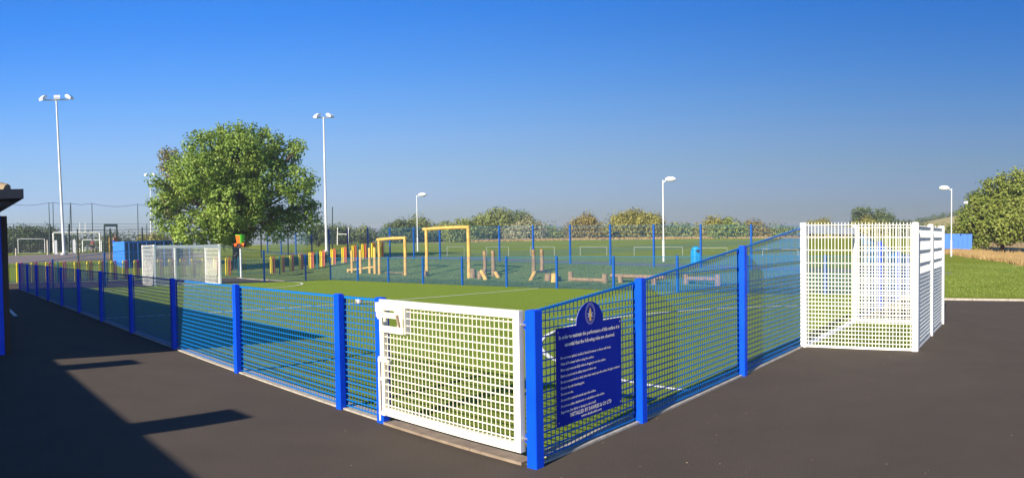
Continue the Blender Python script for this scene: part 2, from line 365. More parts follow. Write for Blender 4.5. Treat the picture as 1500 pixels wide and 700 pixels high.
for l in (4.1, 8.2, 16.4, 20.5): terrain_strip('turf_seam', SAND, [(l, 0.25), (l, 14.8)], 0.018, 0.005)
# kerb at the right where tarmac meets grass, pale edging around the pitch
mb = MB()
for i in range(40):
    a = -i * 0.92; x0, y0 = lr(a, 13.8); x1, y1 = lr(a - 0.91, 13.8)
    k = MB(); k.bar((x0, y0, 0.0), (x1, y1, 0.0), 0.09, 0.10)
    if i == 0: kroot = empty('kerb', (x0, y0, 0)); kroot['kind'] = 'structure'; del mb
    if i < 14: k.build('kerb_stone', CONC, kroot)
def edging(name, pts, wd, ht, mt, lift=0.0):
    m_ = MB()
    for a, b in zip(pts[:-1], pts[1:]):
        n = max(1, int(np.hypot(b[0] - a[0], b[1] - a[1]) / 0.9)); ps = [(a[0] + (b[0] - a[0]) * t / n, a[1] + (b[1] - a[1]) * t / n) for t in range(n + 1)]
        for p, q in zip(ps[:-1], ps[1:]):
            x0, y0 = lr(*p); x1, y1 = lr(*q); z0 = float(gz_lr(*p)) + lift; z1 = float(gz_lr(*q)) + lift
            d = Vector((x1 - x0, y1 - y0, 0)).normalized() * 0.003
            m_.bar((x0 + d.x, y0 + d.y, z0), (x1 - d.x, y1 - d.y, z1), wd, ht)
    o = m_.build(name, mt); o['kind'] = 'structure'; return o
edging('pitch_edging', [(1.80, 0.012), (25.6, 0.012)], 0.03, 0.032, CONC)
edging('pitch_edging', [(0.012, 0.05), (0.012, 5.85)], 0.03, 0.032, CONC)
edging('pitch_edging', [(0.012, 9.05), (0.012, 14.9)], 0.03, 0.032, CONC)
edging('mowing_strip', [(1.80, 0.11), (25.5, 0.11)], 0.15, 0.024, CONC)
edging('mowing_strip', [(0.11, 0.20), (0.11, 5.85)], 0.15, 0.024, CONC)
edging('mowing_strip', [(0.11, 9.05), (0.11, 14.7)], 0.15, 0.024, CONC)
edging('tarmac_edging', [(31.5, -3), (31.5, 12.6), (25.7, 12.6), (25.7, 14.0)], 0.08, 0.05, CONC)
# tan stone threshold under the gate, three slabs
thr = empty('gate_threshold', (*lr(0.88, -0.02), 0)); thr['kind'] = 'structure'
for a, b in ((0.10, 0.62), (0.625, 1.19), (1.195, 1.70)):
    m_ = MB(); m_.bar((*lr(a, 0.035), 0.008), (*lr(b, 0.035), 0.008), 0.15, 0.026); m_.build('stone', STONE, thr)

# ------------------------------------------------------------------ mesh fences
def Lr3(l, r, z=0.0): x, y = lr(l, r); return Vector((x, y, float(gz_lr(l, r)) + z))
POSTM = {}
def post_mesh(h, dx, dy, m, nm):
    key = (round(h, 3), dx, dy, m.name)
    if key not in POSTM:
        k = MB(); k.box((0, 0), RV, LV, dx, dy, -0.05, h - 0.006, bev=0.006); k.box((0, 0), RV, LV, dx - 0.007, dy - 0.007, h - 0.006, h, bev=0.006)
        me = bpy.data.meshes.new(nm); me.from_pydata([tuple(v) for v in k.v], [], k.f); me.materials.append(m); POSTM[key] = me
    return POSTM[key]
def put_post(root, l, r, h, m=BLUE, dx=0.035, dy=0.035, nm='post'):
    o = bpy.data.objects.new(nm, post_mesh(h, dx, dy, m, nm)); link(o, root)
    o.location = Lr3(l, r) - origin(root); return o
def zlevels(top):
    z = [0.035 + 0.0575 * i for i in range(19)]; z = [t for t in z if t < top - 0.02]
    t = 1.25
    while t < top - 0.05: z.append(t); t += 0.187
    return z
def mesh_panel(root, a, b, h0, h1, nrm, m=WIRE, vs=0.05, vw=0.0045, hw=0.0065, name='mesh_panel', levels=None, spike=0.0, twin=True, toprail=0.018, clips=True, ztop=None):
    """welded wire panel from (l,r) a to b, top height h0 -> h1, standing nrm metres off the post line"""
    k = MB(); A = Lr3(*a); B = Lr3(*b); n = Vector((nrm[0], nrm[1], 0)); nn = n.normalized()
    Lg = (B - A).xy.length; d = (B - A); cnt = int(Lg / vs); lev = levels or zlevels(max(h0, h1))
    for i in range(cnt + 1):
        t = (i + 0.5) / (cnt + 1); p = A + d * t + n; h = h0 + (h1 - h0) * t
        x = Vector((d.x, d.y, 0)).normalized() * vw / 2; y = nn * vw / 2
        vs_ = []
        for z in (0.02, h + spike): vs_ += [p + x * sx + y * sy + Vector((0, 0, z)) for sx, sy in ((-1, -1), (1, -1), (1, 1), (-1, 1))]
        k.add(vs_, [(0, 1, 5, 4), (1, 2, 6, 5), (2, 3, 7, 6), (3, 0, 4, 7)] + ([(4, 5, 6, 7)] if spike else []))
    for z in lev:
        t0, t1 = 0.0, 1.0
        if z > min(h0, h1) - 0.02:
            tc = (z + 0.02 - h0) / (h1 - h0) if abs(h1 - h0) > 1e-6 else 2
            if h1 > h0: t0 = min(max(tc, 0), 1)
            else: t1 = min(max(tc, 0), 1)
        if t1 - t0 < 0.02: continue
        for s_ in ((-1, 1) if twin else (1,)):
            off = n + nn * s_ * (vw / 2 + hw / 2)
            k.bar(A + d * t0 + off + Vector((0, 0, z)), A + d * t1 + off + Vector((0, 0, z)), hw, hw)
    if toprail: k.bar(A + n + Vector((0, 0, h0 - toprail)), B + n + Vector((0, 0, h1 - toprail)), toprail, toprail)
    return k.build(name, m, root)
def clip_strip(root, l, r, h, off, along, m=BLUE):
    """clamp bar with bolts down the pitch side of a post"""
    k = MB(); p = Lr3(l, r); ax = Vector((along[0], along[1], 0)); ay = Vector((-along[1], along[0], 0))
    c = p + Vector((off[0], off[1], 0)); k.box(c.xy, ax, ay, 0.028, 0.004, c.z + 0.03, c.z + h - 0.03)
    z = 0.12
    while z < h - 0.05: k.tube(c + Vector((0, 0, z)) - ay * 0.012, c + Vector((0, 0, z)) + ay * 0.012, 0.008, n=6); z += 0.2
    k.build('clamp_bar', m, root)

SLOPE = [(0.0, 1.10), (1.42, 1.23), (3.66, 1.48), (5.90, 1.74)]
n_in = RV * 0.045
# near left side, gate side
fl = empty('mesh_fence', Lr3(1.754, 0), 'long low blue wire mesh fence running left from the gate beside shaded tarmac', 'fence', 'mesh fences round the pitch')
posts_l = [1.754, 2.423] + [2.423 + 2.3177 * i for i in range(1, 11)]
for l in posts_l: put_post(fl, l, 0, 1.11, dx=0.035, dy=0.042 if l > 1.8 else 0.05); clip_strip(fl, l, 0, 1.10, RV * 0.064, LV)
for a, b in zip(posts_l[:-1], posts_l[1:]): mesh_panel(fl, (a + 0.01, 0), (b - 0.01, 0), 1.095, 1.095, n_in)
# near right side
fr_ = empty('mesh_fence', Lr3(0, 0), 'blue wire mesh fence behind the rules sign, rising towards the white goal box', 'fence', 'mesh fences round the pitch')
put_post(fr_, 0, 0, 1.105, dx=0.045, dy=0.045)
for (r, h) in SLOPE[1:3]: put_post(fr_, 0, r, h + 0.02, dx=0.042, dy=0.035); clip_strip(fr_, 0, r, h, LV * 0.058, RV)
for (a, ha), (b, hb) in zip(SLOPE[:-1], SLOPE[1:]):
    mesh_panel(fr_, (0, a + 0.01), (0, b - 0.01), ha, hb, LV * 0.040)
# right side beyond the goal, sloping down to the far corner
fr2 = empty('mesh_fence', Lr3(0, 9.0), 'blue wire mesh fence beyond the right goal box, sloping down to the far corner', 'fence', 'mesh fences round the pitch')
S2 = [(9.04, 1.72), (11.24, 1.48), (13.48, 1.23), (14.9, 1.10)]
for (r, h) in S2[1:]: put_post(fr2, 0, r, h + 0.02)
for (a, ha), (b, hb) in zip(S2[:-1], S2[1:]): mesh_panel(fr2, (0, a + 0.01), (0, b - 0.01), ha, hb, LV * 0.04)
# far side, low
ff = empty('mesh_fence', Lr3(0, 14.9), 'low blue mesh fence along the far side of the pitch before the log trail', 'fence', 'mesh fences round the pitch')
for i in range(1, 12): put_post(ff, 2.3273 * i, 14.9, 1.11, FARB)
for i in range(11): mesh_panel(ff, (2.3273 * i + .01, 14.9), (2.3273 * (i + 1) - .01, 14.9), 1.09, 1.09, -RV * 0.04, m=FARW, vw=.0035, hw=.005)
# left end, two lengths rising to the goal
for nm_, pts, lab in (('a', [(0.05, 1.10), (1.42, 1.23), (3.66, 1.48), (5.86, 1.72)], 'short mesh fence from the far left corner up to the far goal'),
                      ('b', [(9.04, 1.72), (11.24, 1.48), (13.48, 1.23), (14.85, 1.10)], 'short blue mesh fence just right of the far white goal')):
    e = empty('mesh_fence', Lr3(25.6, pts[0][0]), lab, 'fence', 'mesh fences round the pitch')
    for (r, h) in (pts[1:3]): put_post(e, 25.6, r, h + 0.02, FARB)
    for (a, ha), (b, hb) in zip(pts[:-1], pts[1:]): mesh_panel(e, (25.6, a), (25.6, b), ha, hb, -LV * 0.04, m=FARW, vw=.0035, hw=.005)

# ------------------------------------------------------------------ white goals
def goal(l0, sgn, label):
    """goal box opening at l = l0, recess going to l0 + sgn*1.63, from r = 5.9 to 9.0"""
    l1 = l0 + sgn * 1.63; g = empty('goal', Lr3(l0, 7.45), label, 'goal', 'white mesh goals')
    for (l, r) in ((l0, 5.9), (l0, 9.0), (l1, 5.9), (l1, 9.0), (l1, 7.45)):
        put_post(g, l, r, 1.80, WHITE, dx=0.045, dy=0.045, nm='goal_post')
    k = MB(); k.bar(Lr3(l0, 5.946, 1.705), Lr3(l0, 8.954, 1.705), 0.07, 0.13); k.build('crossbar', WHITE, g)
    k = MB(); k.bar(Lr3(l0, 5.946, 0.012), Lr3(l0, 8.954, 0.012), 0.12, 0.028); k.build('ground_bar', WHITE, g)
    lev = [0.03 + 0.0575 * i for i in range(19)] + [1.22, 1.405, 1.59, 1.765]
    a0, a1 = l0 + sgn * 0.046, l1 - sgn * 0.046
    for r in (5.9, 9.0): mesh_panel(g, (a0, r), (a1, r), 1.775, 1.775, RV * 0.0001, WHITEW, levels=lev, spike=0.025, toprail=0, name='side_panel', hw=0.008, vw=0.007)
    for r0, r1 in ((5.946, 7.404), (7.496, 8.954)):
        mesh_panel(g, (l1, r0), (l1, r1), 1.76, 1.76, LV * 0.0001, WHITEW, levels=lev[:-1] + [1.75], spike=0, toprail=0.02, name='back_panel', vw=.012, hw=.010)
    for (l, r, q0, q1) in ((0, 5.9, 0, 0),):
        k = MB()
        for r in (5.9, 9.0): k.bar(Lr3(a0, r, 0.02), Lr3(a1, r, 0.02), 0.05, 0.03)
        k.bar(Lr3(l1, 5.946, 0.02), Lr3(l1, 8.954, 0.02), 0.05, 0.03); k.build('base_frame', WHITE, g)
    return g
goal(0, -1, 'large white mesh goal box standing out onto the tarmac at the right')
goal(25.6, 1, 'small looking white goal at the far left end of the pitch')

# ------------------------------------------------------------------ gate
gt = empty('gate', Lr3(1.69, -0.02), 'cream white mesh gate hung between two blue posts beside the rules sign', 'gate')
GR = -0.045; gl0, gl1, gz0, gz1 = 0.075, 1.685, 0.10, 1.10
def G(l, z, r=GR): return Lr3(l, r, z)
k = MB()
k.bar(G(gl0, gz1 - .0275), G(gl1, gz1 - .0275), 0.05, 0.055); k.bar(G(gl0, gz0 + .03), G(gl1, gz0 + .03), 0.05, 0.06)
k.bar(G(gl0 + .0275, gz0 + .0602), G(gl0 + .0275, gz1 - .0552), 0.055, 0.05, upv=(RV[0], RV[1], 0)); k.bar(G(gl1 - .0275, gz0 + .0602), G(gl1 - .0275, gz1 - .0552), 0.055, 0.05, upv=(RV[0], RV[1], 0))
k.build('gate_frame', GATEW, gt)
nv = 33; wi = gl1 - gl0 - .11
for i in range(nv):
    l = gl0 + .055 + wi * (i + 0.5) / nv; k = MB(); k.bar(G(l, gz0 + .06), G(l, gz1 - .055 if l < 1.33 else .825), 0.0056, 0.0056, upv=(RV[0], RV[1], 0)); k.build('upright_wire', GATEW, gt)
nh = 15
for i in range(nh):
    z = gz0 + .06 + (gz1 - gz0 - .115) * (i + 0.5) / nh; k = MB(); k.bar(G(gl0 + .055, z, GR - .0076), G(gl1 - .055 if z < .825 else 1.335, z, GR - .0076), 0.0072, 0.0082); k.build('cross_wire', GATEW, gt)
# latch box at the top left of the gate
k = MB(); rr = GR - .036
for (l0_, l1_, z0_, z1_) in ((1.34, 1.715, 1.016, 1.075), (1.34, 1.45, 0.9965, 1.0155), (1.60, 1.715, 0.9965, 1.0155), (1.34, 1.705, 0.950, 0.996), (1.34, 1.66, 0.825, 0.880), (1.345, 1.415, 0.8805, 0.9495), (1.575, 1.60, 0.915, 0.9495), (1.625, 1.66, 0.8805, 0.9495)):
    k.bar(G((l0_ + l1_) / 2, z0_, rr), G((l0_ + l1_) / 2, z1_, rr), l1_ - l0_, 0.018, upv=(RV[0], RV[1], 0))
k.bar(G(1.332, 0.825, GR + .0), G(1.332, 1.06, GR + .0), 0.012, 0.06, upv=(RV[0], RV[1], 0)); lb = k.build('latch_plate', GATEW, gt)
k = MB(); k.bar(G(1.40, 0.975, rr - .02), G(1.375, 0.89, rr - .02), 0.022, 0.012, upv=(RV[0], RV[1], 0)); k.tube(G(1.40, 0.975, rr - .028), G(1.40, 0.975, rr - .012), 0.013, n=8); k.build('latch_handle', STONE, lb)
k = MB(); k.tube(G(1.665, 1.02, GR), G(1.665, 0.86, GR), 0.014, n=8); k.bar(G(1.70, 0.93, GR), G(1.70, 1.06, GR), 0.03, 0.05, upv=(RV[0], RV[1], 0)); k.build('slam_plate', GATEW, gt)
# drop bolt down the left edge
k = MB(); k.tube(G(1.675, 0.60, GR - .045), G(1.675, 0.05, GR - .045), 0.009, n=8); k.tube(G(1.675, 0.60, GR - .045), G(1.56, 0.60, GR - .045), 0.009, n=8)
for z in (0.575, 0.415, 0.115): k.bar(G(1.69, z, GR - .036), G(1.60 if z < .5 else 1.54, z, GR - .036), 0.022, 0.024)
db = k.build('drop_bolt', GATEW, gt)
for z in (1.0, 0.20):
    k = MB(); k.tube(G(0.10, z, GR), G(0.03, z, GR), 0.010, n=8); k.tube(G(0.062, z, GR), G(0.05, z, GR), 0.018, n=6); k.build('hinge_bolt', STEEL, gt)
    k = MB(); k.bar(Lr3(0.046, 0.0, z - .03), Lr3(0.046, 0.0, z + .03), 0.03, 0.07, upv=(RV[0], RV[1], 0)); k.build('hinge_bracket', BLUE, gt)

# ------------------------------------------------------------------ rules sign
sg = empty('rules_sign', Lr3(0.005, 0.68, 0.2), 'navy blue board of playing surface rules with rounded emblem top, fixed to the mesh fence', 'sign')
S0, S1, SZ0, SZ1 = 0.245, 1.105, 0.222, 0.945
SL = -0.002
def S(r, z, off=0.0): x, y = lr(SL - off, r); return Vector((x, y, z))
pts = [S(S0, SZ0), S(S1, SZ0), S(S1, SZ1)]
cc, rad = (S0 + S1) / 2 - 0.005, 0.178
pts += [S(cc + rad * math.cos(t), SZ1 + rad * 0.93 * math.sin(t)) for t in [math.pi * i / 24 for i in range(25)]]
pts += [S(S0, SZ1)]
k = MB(); k.prism(pts, Vector((*LV, 0)) * 0.006); k.m = [0] + [1] * (len(k.m) - 1); k.build('board', [SIGNB, EDGE], sg)
def text_line(s, size, r, z, align='LEFT', m=SIGNT, sx=1.0, width=None, bold=0.0):
    cu = bpy.data.curves.new('t', 'FONT'); cu.body = s; cu.size = size; cu.align_x = align; cu.resolution_u = 1; cu.offset = bold
    o = bpy.data.objects.new('t', cu); col.objects.link(o); bpy.context.view_layer.update()
    me = bpy.data.meshes.new_from_object(o.evaluated_get(bpy.context.evaluated_depsgraph_get())); bpy.data.objects.remove(o)
    xs = [v.co.x for v in me.vertices]; w0 = max(xs) - min(xs); f = (width / w0) if width else sx
    base = origin(sg)
    for v in me.vertices:
        v.co = S(r + v.co.x * f, z + v.co.y, 0.0022) - base
    me.materials.clear(); me.materials.append(m)
    ob = bpy.data.objects.new('lettering', me); link(ob, sg); return ob
text_line('In order to maintain the performance of this surface it is', 0.040, 0.675, 0.862, 'CENTER', width=0.80, bold=0.0013)
text_line('essential that the following rules are observed.', 0.040, 0.675, 0.805, 'CENTER', width=0.66, bold=0.0013)
rules = [('Do not wear spiked, studded, bladed footwear or shoes with heels.', .655), ('Clean all footwear before using the surface.', .42), ('Move equipment carefully without dragging it over the surface.', .58),
         ('Ensure players are in safety manner before use.', .45), ('Do not consume food or drink (other than water) upon the surface. No glass containers.', .785), ('Do not deposit chewing gum.', .29), ('Do not smoke.', .15),
         ('Do not allow pets and animals upon the surface.', .44), ('Do not use spikes, skateboards or rollerblades on the surface.', .56), ('Report any dirt, debris or damage to school staff.', .44)]
zz = 0.715
for s_, wd in rules: text_line(s_, 0.027, S0 + 0.048, zz, 'LEFT', width=wd, bold=0.0007); zz -= 0.0445
text_line('INSTALLED BY DAWKES & CO LTD', 0.040, 0.675, 0.272, 'CENTER', width=0.55, bold=0.0013)
text_line('www.dawkesltd.com', 0.030, 0.675, 0.240, 'CENTER', width=0.27, bold=0.0007)
def ring(cr0, cz0, a, b, wd, off, m, name):
    k = MB(); n = 32; vs = []
    for q in (1.0, 0.0):
        vs += [S(cr0 + (a - wd * (1 - q)) * math.cos(t), cz0 + (b - wd * (1 - q)) * math.sin(t), off) for t in [2 * math.pi * i / n for i in range(n)]]
    k.add(vs, [(i, (i + 1) % n, n + (i + 1) % n, n + i) for i in range(n)]); return k.build(name, m, sg)
ez = 1.018
ring(cc, ez, 0.064, 0.082, 0.006, 0.0022, SIGNE, 'emblem_ring'); ring(cc, ez, 0.050, 0.066, 0.003, 0.0022, SIGNE, 'emblem_ring')
k = MB()
for i in range(8):
    t = math.pi / 8 + i * math.pi / 4; ln = 0.042
    p = [S(cc + 0.011 * math.cos(t + 1.57), ez - .01 + 0.011 * math.sin(t + 1.57), .0024), S(cc + ln * math.cos(t), ez - .01 + ln * math.sin(t), .0024), S(cc - 0.011 * math.cos(t + 1.57), ez - .01 - 0.011 * math.sin(t + 1.57), .0024)]
    k.add(p, [(0, 1, 2)])
k.build('emblem_star', mat('white_emblem_print', (0.8, 0.8, 0.85), 0.6), sg)
k = MB(); k.add([S(cc - .012, ez - .055, .0030), S(cc + .012, ez - .055, .0030), S(cc + .013, ez - .03, .0030), S(cc + .009, ez + .02, .0030), S(cc + .006, ez + .045, .0030), S(cc - .006, ez + .045, .0030), S(cc - .010, ez + .02, .0030), S(cc - .013, ez - .03, .0030)], [tuple(range(8))]); k.build('emblem_torch', GOLD, sg)
for (r, z) in ((S0 + .02, SZ0 + .03), (S1 - .02, SZ0 + .03), (S0 + .02, SZ1 - .03), (S1 - .02, SZ1 - .03)):
    k = MB(); k.tube(S(r, z, 0.005), S(r, z, -0.03), 0.006, n=8); k.build('screw', STEEL, sg)

# ------------------------------------------------------------------ ball on the pitch
p = Lr3(11.93, 6.94); k = MB(); k.ell(p + Vector((0, 0, 0.095)), .095, .095, .095, nu=16, nv=10)
k.m = [1 if (i // 3 + i // 16) % 4 == 0 else 0 for i in range(len(k.m))]
o = k.build('football', [BALL, BALLR], loc=p); tag(o, 'scuffed white and red football lying on the halfway line', 'ball')

# ------------------------------------------------------------------ school building at the left (canopy corner in view, eaves casting the long shadows)
EZ = 2.46
bld = empty('school_building', Lr3(8, -7), 'dark edged single storey school building with tan tiled roof at the left edge', 'building')
k = MB()
k.box(Lr3(-1.0, -9.6).xy, LV, RV, 7.3, 2.0, 0, EZ - .12); k.box(Lr3(15.5, -8.4).xy, LV, RV, 8.9, 3.4, 0, EZ - .12); k.build('wall', BRICK, bld)
def roof(l0, l1, r0, r1, zr, name):
    """hipped roof on eaves l0..l1 x r0..r1"""
    mid = (r0 + r1) / 2; hp = (r1 - r0) / 2
    e = [Lr3(l0, r0, EZ), Lr3(l0, r1, EZ), Lr3(l1, r1, EZ), Lr3(l1, r0, EZ)]
    ri = [Lr3(l0 + hp, mid, zr), Lr3(l1 - hp, mid, zr)]
    k = MB(); k.add(e + ri, [(0, 4, 1), (1, 4, 5, 2), (2, 5, 3), (3, 5, 4, 0)][:4]); k.add([v - Vector((0, 0, .06)) for v in e], [(0, 1, 2, 3)]); o = k.build(name, TILE, bld)
    f = MB()
    for a, b in ((e[0], e[1]), (e[1], e[2]), (e[2], e[3]), (e[3], e[0])):
        d = (b - a).normalized() * 0.06; f.bar(a - d * 3.4 - Vector((0, 0, .07)), b + d * 3.4 - Vector((0, 0, .07)), 0.41, 0.13)
    f.build('gutter', FASC, o); return o, e, ri
ra, _, _ = roof(-9, 6.35, -12.4, -7.25, 3.7, 'roof')
rb, eb, rib = roof(6.56, 25.6, -12.2, -2.58, 4.1, 'roof')
# tile courses on the hip face and the long face of the canopy roof that can be seen
k = MB(); n = 26
for i in range(n):
    t0 = i / n; t1 = (i + 1) / n
    for (A, B, T0, T1) in ((eb[1], eb[0], rib[0], rib[0]), (eb[1], eb[2], rib[0], rib[1])):
        a0 = A.lerp(T0, t0); b0 = B.lerp(T1, t0); a1 = A.lerp(T0, t1); b1 = B.lerp(T1, t1); m_ = max(2, int((b0 - a0).length / 0.33))
        for j in range(m_):
            q0 = a0.lerp(b0, j / m_ + .02 / m_); q1 = a0.lerp(b0, (j + .96) / m_); s0 = a1.lerp(b1, j / m_ + .02 / m_); s1 = a1.lerp(b1, (j + .96) / m_); up_ = Vector((0, 0, .045))
            k.add([q0 + up_, q1 + up_, s1 + Vector((0, 0, .012)), s0 + Vector((0, 0, .012)), q0, q1], [(0, 1, 2, 3), (4, 5, 1, 0)])
o = k.build('roof_tiles', TILE, rb); o['kind'] = 'stuff'
k = MB(); k.tube(eb[1], rib[0], 0.09, 0.09, n=8); k.build('hip_tile', TILE, rb)
# curved soffit brackets under the canopy eave, posts
for l in (6.62, 9.2, 11.8):
    prev = None; k = MB()
    for i in range(7):
        t = i / 6; p = Lr3(l, -2.53 - 0.75 * t, EZ - .17 - 0.34 * t * t)
        if prev is not None: k.bar(prev, p, 0.10, 0.10)
        prev = p
    k.build('eave_bracket', FASC, bld)
k = MB(); k.prism([Lr3(6.5, -2.55, EZ - .16), Lr3(6.5, -3.3, EZ - .5), Lr3(6.5, -3.4, EZ - .16)], Vector((*LV, 0)) * 18.9); k.build('soffit', FASC, bld)
for l in (7.66, 10.4, 13.2, 16.0, 18.8, 21.6, 24.4):
    k = MB(); k.box(Lr3(l, -2.66).xy, LV, RV, .075, .085, 0, EZ - .3); k.build('column', BLUE, bld)
    k = MB(); k.box(Lr3(l + .13, -2.52).xy, LV, RV, .05, .06, 0, EZ - .3); k.build('column', BROWN, bld)
# beams sticking out of the eaves beside the camera (they throw the two finger shadows)
for l, wd in ((2.15, 0.42), (5.55, 0.42)):
    k = MB(); k.bar(Lr3(l, -7.3, EZ + .03), Lr3(l + .10, -6.15, EZ + .03), wd, 0.10); k.build('eave_beam', FASC, bld)

# ------------------------------------------------------------------ tall blue fence behind the play area
tf = empty('tall_fence', Lr3(20, 24), 'long tall blue mesh fence behind the log play trail, in front of the open field', 'fence')
PX = 2.42; L0 = 8.32
tl = [L0 + PX * i for i in range(-1, 18)]
def tall_h(l): return 1.95
for l in tl: put_post(tf, l, 24.0, 1.97, FARB, dx=.04, dy=.04)
for a, b in zip(tl[:-1], tl[1:]):
    mesh_panel(tf, (a + .01, 24), (b - .01, 24), 1.93, 1.93, -RV * .045, m=FARW, vs=0.055, vw=.0032, hw=.006, levels=[.03 + .2 * i for i in range(10)], toprail=.010, twin=False)
tf2 = empty('tall_fence', Lr3(47, 16), 'tall dark mesh fence beyond the big tree with rails against the field', 'fence')
for i in range(8):
    put_post(tf2, 45.0 + .0 * i, 23.5 - 2.4 * i, 2.3, DARKM, dx=.04, dy=.04)
for i in range(7):
    mesh_panel(tf2, (45.0, 23.5 - 2.4 * i), (45.0, 21.1 - 2.4 * i), 2.2, 2.2, LV * .05, m=DARKM, vs=.11, vw=.006, hw=.008, levels=[.05, .6, 1.15, 1.7, 2.15], toprail=.02)

# ------------------------------------------------------------------ bow-top railings with coloured hoops
rail_pts = [(2, 33.5), (20, 33.5), (110, 34.2), (210, 36.5), (300, 38.6), (345, 39.3), (400, 40.5), (445, 42), (507, 43), (545, 44), (568, 45)]
RP = []
for (u, d) in rail_pts: q = foot(u, d); RP.append(q)
def along(s):
    for a, b in zip(RP[:-1], RP[1:]):
        L_ = (b - a).xy.length
        if s <= L_: p = a.lerp(b, s / L_); return Vector((p.x, p.y, gz(p.x, p.y)))
        s -= L_
    return RP[-1].copy()
RL = sum((b - a).xy.length for a, b in zip(RP[:-1], RP[1:]))
def u_of(p): return 750 + F * math.atan2(p.x, p.y)
bt = empty('bow_top_railings', RP[3], 'teal bow topped railings with pairs of yellow, red and magenta hoops beyond the far goal', 'railings')
kt = MB(); s = 0.0; i = 0; HR = 1.02
def hoop(k, p, q, z0, z1, r=.013):
    w_ = (q - p); m_ = (p + q) / 2; rr_ = w_.length / 2
    k.tube(p + Vector((0, 0, z0)), p + Vector((0, 0, z1 - rr_)), r, n=5); k.tube(q + Vector((0, 0, z0)), q + Vector((0, 0, z1 - rr_)), r, n=5)
    pr = p + Vector((0, 0, z1 - rr_)); ux = w_.normalized()
    for j in range(1, 7):
        t = math.pi * j / 6; c = m_ + Vector((0, 0, z1 - rr_)) - ux * rr_ * math.cos(t) + Vector((0, 0, rr_ * math.sin(t))); k.tube(pr, c, r, n=5, caps=False); pr = c
while s < RL - .25:
    p = along(s); q = along(s + .105); ph = i % 4; u = u_of(p)
    gatezone = 338 < u < 386
    if ph < 2 and not gatezone:
        wide = .2 if u > 388 else .12
        m = YEL if ph == 0 else (PINK if u < 110 or 135 < u < 210 else RED)
        k = MB(); hoop(k, p, q, .10, HR + .03, .034 if u > 388 else .034)
        if u > 388: k.bar(p.lerp(q, .5) + Vector((0, 0, .1)), p.lerp(q, .5) + Vector((0, 0, HR - .05)), .09, .02, upv=(0, -1, 0))
        k.build('coloured_hoop', m, bt)
    else: hoop(kt, p, q, .10, HR - .04, .010)
    s += .18; i += 1
kt.build('teal_hoops', TEAL, bt)['kind'] = 'stuff'
for zc in (.14, HR - .14):
    k = MB(); s = 0
    while s < RL - .5: k.bar(along(s) + Vector((0, 0, zc)), along(s + .5) + Vector((0, 0, zc)), .03, .02); s += .5
    k.build('rail', TEAL, bt)
s = 0
while s < RL:
    p = along(s); k = MB(); k.tube(p, p + Vector((0, 0, HR + .08)), .04, n=8); k.build('post', TEAL, bt); s += 2.75

# ------------------------------------------------------------------ log play trail
def thing1(name, mb, m, p, label, cat, group=None): o = mb.build(name, m, loc=p); return tag(o, label, cat, group)
def frame_logs(ul, ur, vl_t, vr_t, vl_b, vr_b, ubl, ubr, label):
    A = hit(ul, vl_b); B = hit(ur, vr_b); e = empty('climbing_frame', (A + B) / 2, label, 'climbing frame', 'log frames')
    za, zb = zat(ul, vl_t, A), zat(ur, vr_t, B)
    for P_, z_ in ((A, za), (B, zb)):
        k = MB(); k.path([P_ - Vector((0, 0, .2)), P_ + Vector((0.01, 0, (z_ - P_.z) * .5)), Vector((P_.x, P_.y, z_))], [.085, .08, .075], n=12); k.build('log_post', LOG, e)
    d = (B - A).normalized(); k = MB(); a = Vector((A.x, A.y, za - .07)) - d * ubl; b = Vector((B.x, B.y, zb - .07)) + d * ubr
    k.path([a, a.lerp(b, .5) + Vector((0, 0, .02)), b], [.075, .08, .075], n=12); k.build('crossbeam', LOG, e)
    return e, A, B, za, zb
e1 = frame_logs(556, 594, 349, 346.5, 402, 403, .12, .10, 'lower of the two sunlit log frames, a flat beam on two posts')
k = MB(); d = (e1[2] - e1[1]); a = e1[1] + d * .25 + Vector((0, 0, .12)); b = e1[1] + d * .9 + Vector((0, 0, .10))
o = thing1('low_balance_rope', (k.tube(a, b, .03, n=8), k.tube(a - Vector((0, 0, .15)), a, .04, n=8), k.tube(b - Vector((0, 0, .15)), b, .04, n=8), k)[3], LOGD, a, 'low dark rail lying near the ground under the lower log frame', 'rail')
e2 = frame_logs(625.5, 687, 333.5, 330.5, 404, 407.5, .22, .06, 'taller log frame with its beam sticking out past the left post')
# stilts and rail left of the frames
trail = [(516, 367, 399.5), (528.5, 366, 400.5), (542, 363, 400.5), (549.5, 362, 401), (554, 361, 401)]
e = empty('log_stepping_posts', hit(530, 400), 'row of upright timber posts with a low rail leading to the lower log frame', 'play equipment')
tp = []
for (u, vt, vb) in trail[:4]:
    P_ = hit(u, vb); k = MB(); k.tube(P_ - Vector((0, 0, .1)), Vector((P_.x, P_.y, zat(u, vt, P_))), .085, .08, n=12); k.build('log_post', LOG, e); tp.append(P_)
k = MB(); a = tp[0] - (tp[1] - tp[0]) * .5; k.tube(a + Vector((0, 0, .12)), tp[3] + Vector((0, 0, .36)), .05, n=8); k.tube(a, a + Vector((0, 0, .2)), .06, n=8); k.build('low_rail', LOG, e)
